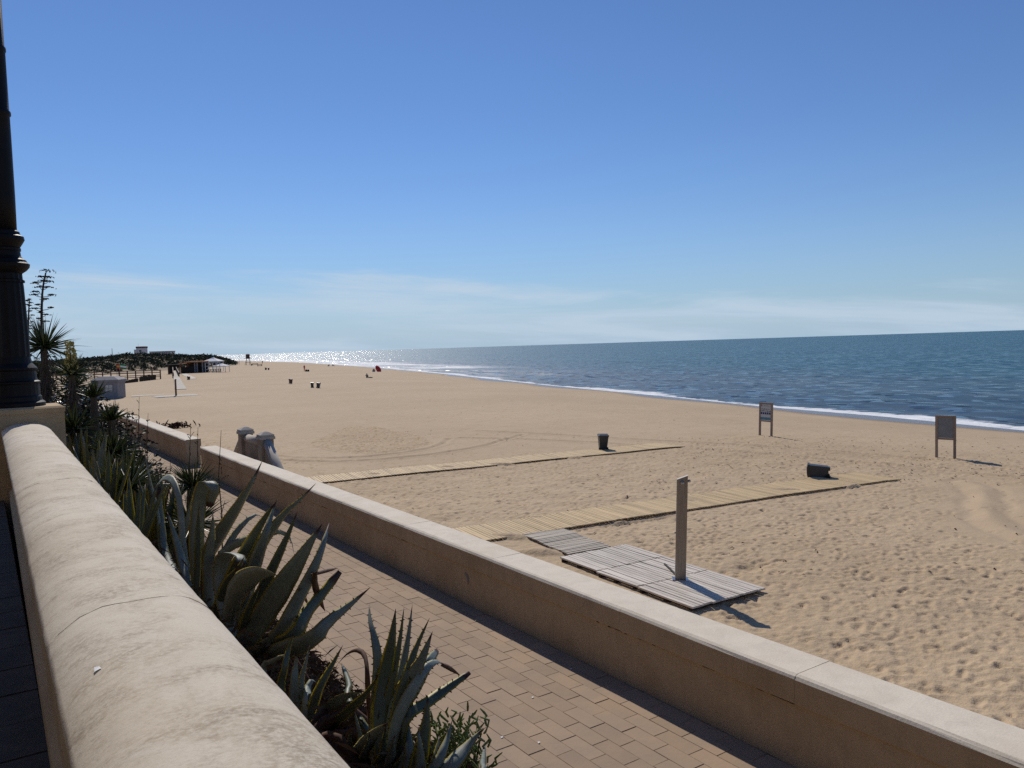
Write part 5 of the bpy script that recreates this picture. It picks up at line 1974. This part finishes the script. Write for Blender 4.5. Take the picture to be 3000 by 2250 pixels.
rz_specs = [((1.25, 9.4, 2.45), 15, (1.2, 1.5), .10, 'dark agave with yellow leaf edges, first behind the parapet bend'),
            ((1.75, 10.6, 2.25), 16, (1.2, 1.55), .11, 'yellow edged agave just behind the folded grey leaves'),
            ((1.30, 12.0, 2.42), 16, (1.2, 1.6), .11, 'yellow striped agave right below the lamp pier'),
            ((1.95, 13.0, 2.18), 14, (1.2, 1.5), .11, 'dark agave with yellow edges beside the pale paving'),
            ((1.45, 14.6, 2.36), 16, (1.3, 1.7), .12, 'tall yellow edged agave right of the pier corner'),
            ((2.1, 16.2, 2.12), 14, (1.2, 1.55), .11, 'shaded agave in front of the raised wall'),
            ((1.6, 18.0, 2.3), 14, (1.3, 1.7), .12, 'shaded agave below the skirted yuccas'),
            ((2.3, 19.5, 2.05), 12, (1.2, 1.5), .11, 'far shaded agave among dry twigs')]
gzb = lambda b: (b[0], b[1], float(bed_z(b[0], b[1])) - 0.02)
for i, (b, n, Lr, W, lab) in enumerate(rz_specs):
    rosette('agave_plant', lab, gzb(b), n, tuple(q * 0.82 for q in Lr), W, ['agave_y', 'agave_y', 'agave', 'agave_y'], 50 + i, (55, 88))
rosette('agave_plant', 'red tipped agave standing against the pale paving', (2.25, 13.9, 2.36), 12, (0.95, 1.2), .12, ['agave_r'], 71, (62, 88))
rosette('agave_plant', 'smaller red tipped agave left of the little yucca', (2.35, 12.3, 2.28), 8, (0.8, 1.05), .10, ['agave_r', 'agave'], 72, (58, 85))


def blades(mb, c, n, Lr, W, rs, elr, droop=0.15, mi=0, spread=None):
    for k in range(n):
        a = rs.uniform(0, 2 * math.pi)
        e = R(rs.uniform(*elr))
        Ln = rs.uniform(*Lr)
        out = Vector((math.cos(a), math.sin(a), 0))
        d = out * math.cos(e) + UPV * math.sin(e)
        side = d.cross(Vector((rs.gauss(0, 1), rs.gauss(0, 1), rs.gauss(0, 1)))).normalized()
        b = Vector(c) + out * 0.03
        vs_, uv = [], []
        m = 4
        for i in range(m + 1):
            t = i / m
            p = b + d * Ln * t - UPV * droop * Ln * t * t
            w = W * (1 - t ** 2.5) * (0.7 + 0.3 * math.sin(math.pi * min(t * 1.5, 1))) + 0.002
            nn = d.cross(side).normalized()
            vs_ += [p - side * w / 2 + nn * w * 0.25, p, p + side * w / 2 + nn * w * 0.25]
            uv += [(0, t), (0.5, t), (1, t)]
        fs_ = []
        for i in range(m):
            fs_ += [(i * 3, i * 3 + 1, i * 3 + 4, i * 3 + 3), (i * 3 + 1, i * 3 + 2, i * 3 + 5, i * 3 + 4)]
        mb.add(vs_, fs_, mi, uv)


def yucca(label, head, ground, Ln, nb, skirt, seed, W=0.045, mat='yucca', elr=(-25, 85)):
    rs = random.Random(seed)
    t = thing('yucca_plant', label, 'yucca', ground, 'yuccas in the planter bed')
    g, h_ = Vector(ground), Vector(head)
    mid = g.lerp(h_, 0.5) + Vector((rs.gauss(0, 0.05), rs.gauss(0, 0.05), 0))
    part('trunk', MB().tube([g - UPV * 0.1, mid, h_], [0.11, 0.09, 0.07], 8), M['skirt'], t, uv=True)
    mb = MB()
    blades(mb, head, nb, Ln, W, rs, elr, 0.10)
    o = part('crown', mb, M[mat], t, uv=True, fix=False)
    o['kind'] = 'stuff'
    if skirt:
        mb = MB()
        for k in range(skirt):
            s = rs.random() ** 0.8
            blades(mb, h_.lerp(g, s * 0.75), 1, (Ln[0] * 0.7, Ln[1] * 0.9), W * 0.7, rs, (-88, -62), -0.05)
        o = part('dead_leaf_skirt', mb, M['skirt'], t, uv=True, fix=False)
        o['kind'] = 'stuff'
    return t


yucca('tall yucca with spiky crown beside the lamp post', (1.5, 25.0, 5.55), (1.5, 25.0, 2.3), (0.7, 1.15), 150, 260, 81)
yb = yucca('yucca with grey skirt of dead leaves carrying a cream bloom', (1.8, 21.4, 4.85), (1.8, 21.4, 2.2), (0.4, 0.7), 60, 330, 82)
mb = MB()
rs = random.Random(83)
for k in range(420):
    z = rs.random()
    r_ = 0.17 * (1 - 0.45 * z) * math.sqrt(rs.random())
    a = rs.uniform(0, 6.28)
    c = Vector((1.8 + r_ * math.cos(a), 21.4 + r_ * math.sin(a), 4.85 + 0.78 * z))
    d = Vector((rs.gauss(0, 1), rs.gauss(0, 1), rs.gauss(0, 1))).normalized() * 0.035
    e = d.cross(Vector((rs.gauss(0, 1), rs.gauss(0, 1), rs.gauss(0, 1)))).normalized() * 0.025
    mb.add([c - d, c + e, c + d, c - e], [(0, 1, 2, 3)])
part('bloom', mb, M['bloom'], yb, fix=False)['kind'] = 'stuff'
yucca('green yucca heads left of the grey tent', (2.05, 19.6, 4.35), (2.05, 19.6, 2.1), (0.25, 0.5), 70, 60, 84, elr=(25, 88))
yucca('lower yellow green yucca in front of the tent', (2.25, 18.6, 3.9), (2.25, 18.6, 2.05), (0.25, 0.5), 60, 60, 85, elr=(20, 88))
yucca('shaded yucca behind the pier corner with drooping blades', (1.55, 18.6, 3.75), (1.55, 18.6, 2.3), (0.45, 0.75), 120, 180, 86)
yucca('dark yucca at the foot of the skirted one', (2.0, 16.6, 3.4), (2.0, 16.6, 2.2), (0.4, 0.65), 120, 120, 87)
yucca('small spiky yucca head standing clear against the paving', (2.40, 11.75, 3.38), (2.40, 11.75, 2.05), (0.32, 0.48), 110, 70, 88, 0.022, elr=(-35, 88))
yucca('low dark yucca behind the folded grey agave leaves', (2.1, 10.4, 3.1), (2.1, 10.4, 2.15), (0.35, 0.6), 110, 140, 89, 0.025)
yucca('dark yucca hidden among the yellow edged agaves', (1.7, 12.6, 3.35), (1.7, 12.6, 2.25), (0.45, 0.75), 120, 160, 90, 0.03)
yucca('far shaggy yucca by the end of the raised wall', (2.6, 30.0, 4.3), (2.6, 30.0, 2.0), (0.6, 1.0), 120, 150, 91)
yucca('far shaggy yucca behind the lamp base', (1.6, 33.0, 4.6), (1.6, 33.0, 2.2), (0.7, 1.1), 120, 180, 92)

# glossy shrubs between the yuccas
for i, (c, r_, lab) in enumerate((((2.0, 22.4, 4.05), (0.55, 0.7, 0.55), 'glossy dark shrub glinting between the yuccas'),
                                  ((1.5, 27.5, 4.4), (0.7, 1.0, 0.8), 'dense dark shrub behind the tall yucca'),
                                  ((2.4, 24.5, 3.2), (0.7, 1.2, 0.9), 'low dark shrub along the raised wall'),
                                  ((1.4, 40, 4.2), (1.4, 4.0, 1.6), 'far dark shrub at the end of the bed'),
                                  ((2.6, 17.2, 2.55), (0.45, 1.2, 0.55), 'low dark shrub on the bed edge nearest the red tipped agave'),
                                  ((2.8, 20.2, 2.75), (0.5, 1.5, 0.75), 'low dark shrub under the tallest dry weed'),
                                  ((3.0, 24.0, 2.8), (0.55, 1.9, 0.9), 'low dark shrub in front of the raised wall'),
                                  ((3.0, 30.0, 2.9), (0.8, 3.0, 1.0), 'far low shrub in front of the raised wall'))):
    rs = random.Random(100 + i)
    g = Vector((c[0], c[1], float(bed_z(np.array(c[0]), 0))))
    t = thing('shrub', lab, 'shrub', g, 'shrubs in the planter bed')
    mb = MB()
    for k in range(7):
        e = Vector(c) + Vector((rs.gauss(0, r_[0] * .4), rs.gauss(0, r_[1] * .4), rs.gauss(0, r_[2] * .3)))
        mb.tube([g, g.lerp(e, 0.5) + Vector((rs.gauss(0, .08), rs.gauss(0, .08), 0)), e], [0.03, 0.02, 0.008], 5)
    part('stem', mb, M['twig'], t)
    mb = MB()
    for k in range(1100):
        d = Vector((rs.gauss(0, 1), rs.gauss(0, 1), rs.gauss(0, 1))).normalized() * rs.random() ** 0.35
        p = Vector(c) + Vector((d.x * r_[0], d.y * r_[1], d.z * r_[2])) * (1 + 0.25 * math.sin(d.x * 7 + d.z * 5))
        a = Vector((rs.gauss(0, 1), rs.gauss(0, 1), rs.gauss(0, .5))).normalized()
        b = a.cross(Vector((rs.gauss(0, 1), rs.gauss(0, 1), rs.gauss(0, 1)))).normalized()
        s = rs.uniform(0.05, 0.085) * (1.6 if i in (3, 7) else 1)
        mb.add([p - a * s, p + b * s * 0.42, p + a * s, p - b * s * 0.42], [(0, 1, 2, 3)])
    part('foliage', mb, M['bush' if i == 0 else 'bush2'], t, fix=False)['kind'] = 'stuff'


# tall agave flower stalks
def stalk(label, stem, tufts, X, seed):
    rs = random.Random(seed)
    k7 = lambda a, b, x: gx(a / 2.368, 600 + b / 2.368, x)
    S = [k7(a, b, X) for a, b in stem]
    Y = sum(p.y for p in S) / len(S)
    Sc = []
    for (a, b), p in zip(stem, S):
        r_ = ray(a / 2.368, 600 + b / 2.368)
        Sc.append(CAMP + r_ * (Y / r_.y))
    base = Vector((Sc[-1].x, Y, 2.2))
    t = thing('agave_flower_stalk', label, 'flower stalk', base, 'dry agave flower stalks')
    pts = Sc + [base]
    part('stem', MB().tube(pts[::-1], list(np.linspace(0.055, 0.022, len(pts))), 7), M['stalk'], t)
    for (a, b, w, h_) in tufts:
        r_ = ray(a / 2.368, 600 + b / 2.368)
        c = CAMP + r_ * (Y / r_.y)
        c.y += rs.uniform(-0.5, 0.5) * 0.6
        att = min(Sc, key=lambda q: abs(q.z - (c.z - 0.12)))
        # stem point at that height
        zt = c.z - 0.10
        for q0, q1 in zip(pts[:-1], pts[1:]):
            if q1.z <= zt <= q0.z:
                att = q0.lerp(q1, (q0.z - zt) / (q0.z - q1.z))
        mb = MB()
        mb.tube([att, att.lerp(c, 0.6) - UPV * 0.03, c - UPV * 0.02], [0.014, 0.010, 0.008], 5)
        for k in range(60):
            d = Vector((rs.gauss(0, 0.40) * w, rs.gauss(0, 0.40) * w, 0))
            d.z = (rs.uniform(-0.3, 0.5) - 1.2 * (d.x ** 2 + d.y ** 2) / (w * w + 1e-6) * 0.4) * h_ * 0.7
            p = c + d
            e = Vector((rs.gauss(0, 1), rs.gauss(0, 1), rs.gauss(0, 0.8))).normalized() * 0.028
            f = e.cross(Vector((rs.gauss(0, 1), rs.gauss(0, 1), rs.gauss(0, 1)))).normalized() * 0.022
            mb.add([p - e, p + f, p + e, p - f], [(0, 1, 2, 3)])
        part('seed_tuft', mb, M['stalk'], t, fix=False)
    return t


stalk('tall dry flower stalk with flat seed tufts right of the lamp', [(318, 470), (303, 540), (293, 620), (289, 720), (288, 850), (288, 975)],
      [(325, 456, .24, .14), (285, 495, .16, .07), (337, 497, .16, .07), (300, 524, .18, .09), (335, 530, .18, .07), (247, 543, .18, .09), (275, 572, .20, .07), (328, 570, .20, .08),
       (252, 600, .18, .06), (240, 620, .14, .06), (362, 620, .15, .08), (305, 656, .15, .07), (240, 718, .18, .05), (265, 690, .1, .04), (355, 712, .13, .05), (275, 747, .1, .05), (318, 760, .13, .04), (318, 804, .12, .04), (265, 790, .08, .03)], 1.85, 61)
stalk('second dry flower stalk partly hidden by the lamp', [(205, 650), (200, 720), (197, 800), (195, 900), (195, 980)],
      [(207, 652, .13, .09), (190, 662, .1, .05), (210, 675, .12, .06), (190, 690, .1, .05), (210, 695, .1, .05), (205, 737, .12, .05), (225, 762, .1, .04), (205, 785, .1, .04), (222, 810, .08, .04), (215, 838, .08, .03), (212, 858, .08, .03)], 2.0, 62)


# dry twiggy weeds in front of the raised wall
def weed(label, foot, tipuv, X, seed, nbr=9):
    rs = random.Random(seed)
    tip = gx(tipuv[0], tipuv[1], X)
    g = Vector((X - 0.1, tip.y + rs.gauss(0, 0.1), float(bed_z(np.array(X - 0.1), 0))))
    mb = MB()
    m1_, m2_ = g.lerp(tip, 0.4) + Vector((0.03, rs.gauss(0, .05), 0)), g.lerp(tip, 0.7) + Vector((-0.02, rs.gauss(0, .05), 0))
    mb.tube([g, m1_, m2_, tip], [0.012, 0.010, 0.007, 0.003], 5)
    for k in range(nbr):
        s = rs.uniform(0.35, 0.97)
        p = g.lerp(tip, s)
        d = Vector((rs.gauss(0, 1), rs.gauss(0, 1), rs.uniform(0.5, 1.6))).normalized() * rs.uniform(0.08, 0.30) * (1.25 - s)
        mb.tube([p, p + d * 0.6 + Vector((0, 0, 0.01)), p + d], [0.005, 0.004, 0.002], 4)
        for q in range(4):
            c = p + d * rs.uniform(0.4, 1.05)
            e = Vector((rs.gauss(0, 1), rs.gauss(0, 1), rs.gauss(0, 1))).normalized() * 0.012
            f = e.cross(Vector((rs.gauss(0, 1), rs.gauss(0, 1), 1))).normalized() * 0.007
            mb.add([c - e, c + f, c + e, c - f], [(0, 1, 2, 3)])
    return tag(solo('dry_weed', mb, M['twig'], g, fix=False), label, 'weed', 'dry weeds in front of the raised wall')


for i, (tu, X, lab) in enumerate((((408, 1162), 2.6, 'tallest dry weed stalk against the raised wall top'), ((373, 1195), 2.6, 'dry weed left of the tallest stalk'),
                                  ((388, 1202), 2.7, 'short dry weed between two stalks'), ((434, 1210), 2.6, 'slanting dry weed twig right of the tallest stalk'),
                                  ((345, 1185), 2.5, 'dry weed near the far end of the raised wall'), ((338, 1172), 2.5, 'leaning dry weed below the tent'),
                                  ((559, 1240), 2.9, 'thin dry weed in front of the stair gap'), ((580, 1252), 2.9, 'short dry weed right of the stair gap one'),
                                  ((648, 1260), 2.9, 'dry weed rising before the low wall end'), ((430, 1255), 2.4, 'bushy dry weed under the raised wall'), ((500, 1345), 2.4, 'spindly weed beside the red tipped agave'))):
    weed(lab, None, tu, X, 200 + i, 14 if i in (9, 0, 10) else 9)

# ice plant clump and dry litter under the agaves
rs = random.Random(77)
ip = gx(1330, 2150, 2.05)
g = Vector((ip.x, ip.y, float(bed_z(np.array(ip.x), 0))))
ic = thing('ice_plant', 'green finger leaved succulent beside the lowest agave', 'succulent', g)
mb = MB()
for k in range(330):
    s = rs.random()
    c = Vector((ip.x + rs.gauss(0, 0.10), ip.y + rs.gauss(0, 0.11), 0))
    zt = g.z + (ip.z + 0.02 - g.z) * rs.uniform(0.55, 1.0)
    c.z = zt
    d = Vector((rs.gauss(0, 0.6), rs.gauss(0, 0.6), 1)).normalized() * rs.uniform(0.05, 0.085)
    bend = Vector((rs.gauss(0, 0.015), rs.gauss(0, 0.015), 0))
    mb.tube([c, c + d * 0.5 + bend, c + d], [0.006, 0.0075, 0.003], 5)
part('finger_leaves', mb, M['succ'], ic)['kind'] = 'stuff'
mb = MB()
for k in range(26):
    e = Vector((ip.x + rs.gauss(0, 0.08), ip.y + rs.gauss(0, 0.08), ip.z - 0.06))
    mb.tube([g + Vector((rs.gauss(0, .1), rs.gauss(0, .1), 0)), g.lerp(e, 0.6), e], [0.01, 0.008, 0.005], 4)
part('stem', mb, M['twig'], ic)

mb = MB()
for k in range(34000):
    y = 2.6 + 16 * rs.random() ** 1.6
    x = 0.85 + 2.1 * rs.random()
    lift = abs(rs.gauss(0.0, 0.16)) * (1.0 if x < 2.3 else 0.35)
    p = Vector((x, y, float(bed_z(np.array(x), 0)) + lift))
    d = Vector((rs.gauss(0, 1), rs.gauss(0, 1), rs.gauss(0.3, 0.7))).normalized() * rs.uniform(0.03, 0.09)
    w = d.cross(Vector((rs.gauss(0, 1), rs.gauss(0, 1), rs.gauss(0, 1)))).normalized() * rs.uniform(0.0012, 0.0045)
    mb.add([p - d - w, p - d * 0.2 + w * 1.5 + UPV * 0.02, p + d], [(0, 1, 2)])
tag(solo('dry_undergrowth', mb, M['twig'], (1.8, 6, 2.2), fix=False), 'dark dry twigs and litter under the agaves', 'undergrowth', kind='stuff')


# ================================================================== added out-of-view building: blocks blue sky, warms the shaded sides
fb = thing('sky_blocker_building', 'unseen cream building added behind the upper walk to block sky light', 'building', (-7.0, -6, FZ))
part('wall', MB().box((-7.6, -6, FZ + 4.4), (6.0, 31, 9.0)), M['wall'], fb)
part('roof', MB().box((-7.6, -6, FZ + 9.05), (6.6, 31.6, 0.3)), M['staircap'], fb)
for fl in range(3):
    for k in range(9):
        yy_ = -19.5 + 3.3 * k
        w_ = part('window', MB().box((-4.58, yy_, FZ + 1.5 + 2.9 * fl), (0.08, 1.3, 1.7)), M['glass'], fb)
        part('sill', MB().box((-4.5, yy_, FZ + 0.6 + 2.9 * fl), (0.22, 1.6, 0.08)), M['staircap'], w_)

# bits of weed, shell and reed scattered on the sand near the tide line
mb = MB()
rs = random.Random(404)
for k in range(520):
    u, v = (rs.uniform(1900, 3000), rs.uniform(1280, 1420)) if k < 330 else (rs.uniform(900, 3000), rs.uniform(1170, 1700))
    p = G(u, v)
    if p.x < 9 or (10.9 < p.x < 13.6 and 10.4 < p.y < 18):
        continue
    p.z = float(sand_z(p.x, p.y)) + float(sample_h(np.array([p.x]), np.array([p.y]))[0]) + 0.012
    d = Vector((rs.gauss(0, 1), rs.gauss(0, 1), 0)).normalized() * rs.uniform(0.02, 0.09)
    e = Vector((-d.y, d.x, 0)) * rs.uniform(0.15, 0.5)
    mb.add([p - d, p + e + UPV * 0.015, p + d + UPV * 0.01, p - e * 0.6 + UPV * 0.02, p + UPV * 0.035], [(0, 1, 4), (1, 2, 4), (2, 3, 4), (3, 0, 4)])
tag(solo('beach_scraps', mb, M['driftwood'], (25, 25, 0), fix=False), 'dark weed and reed scraps scattered over the sand', 'debris', kind='stuff')
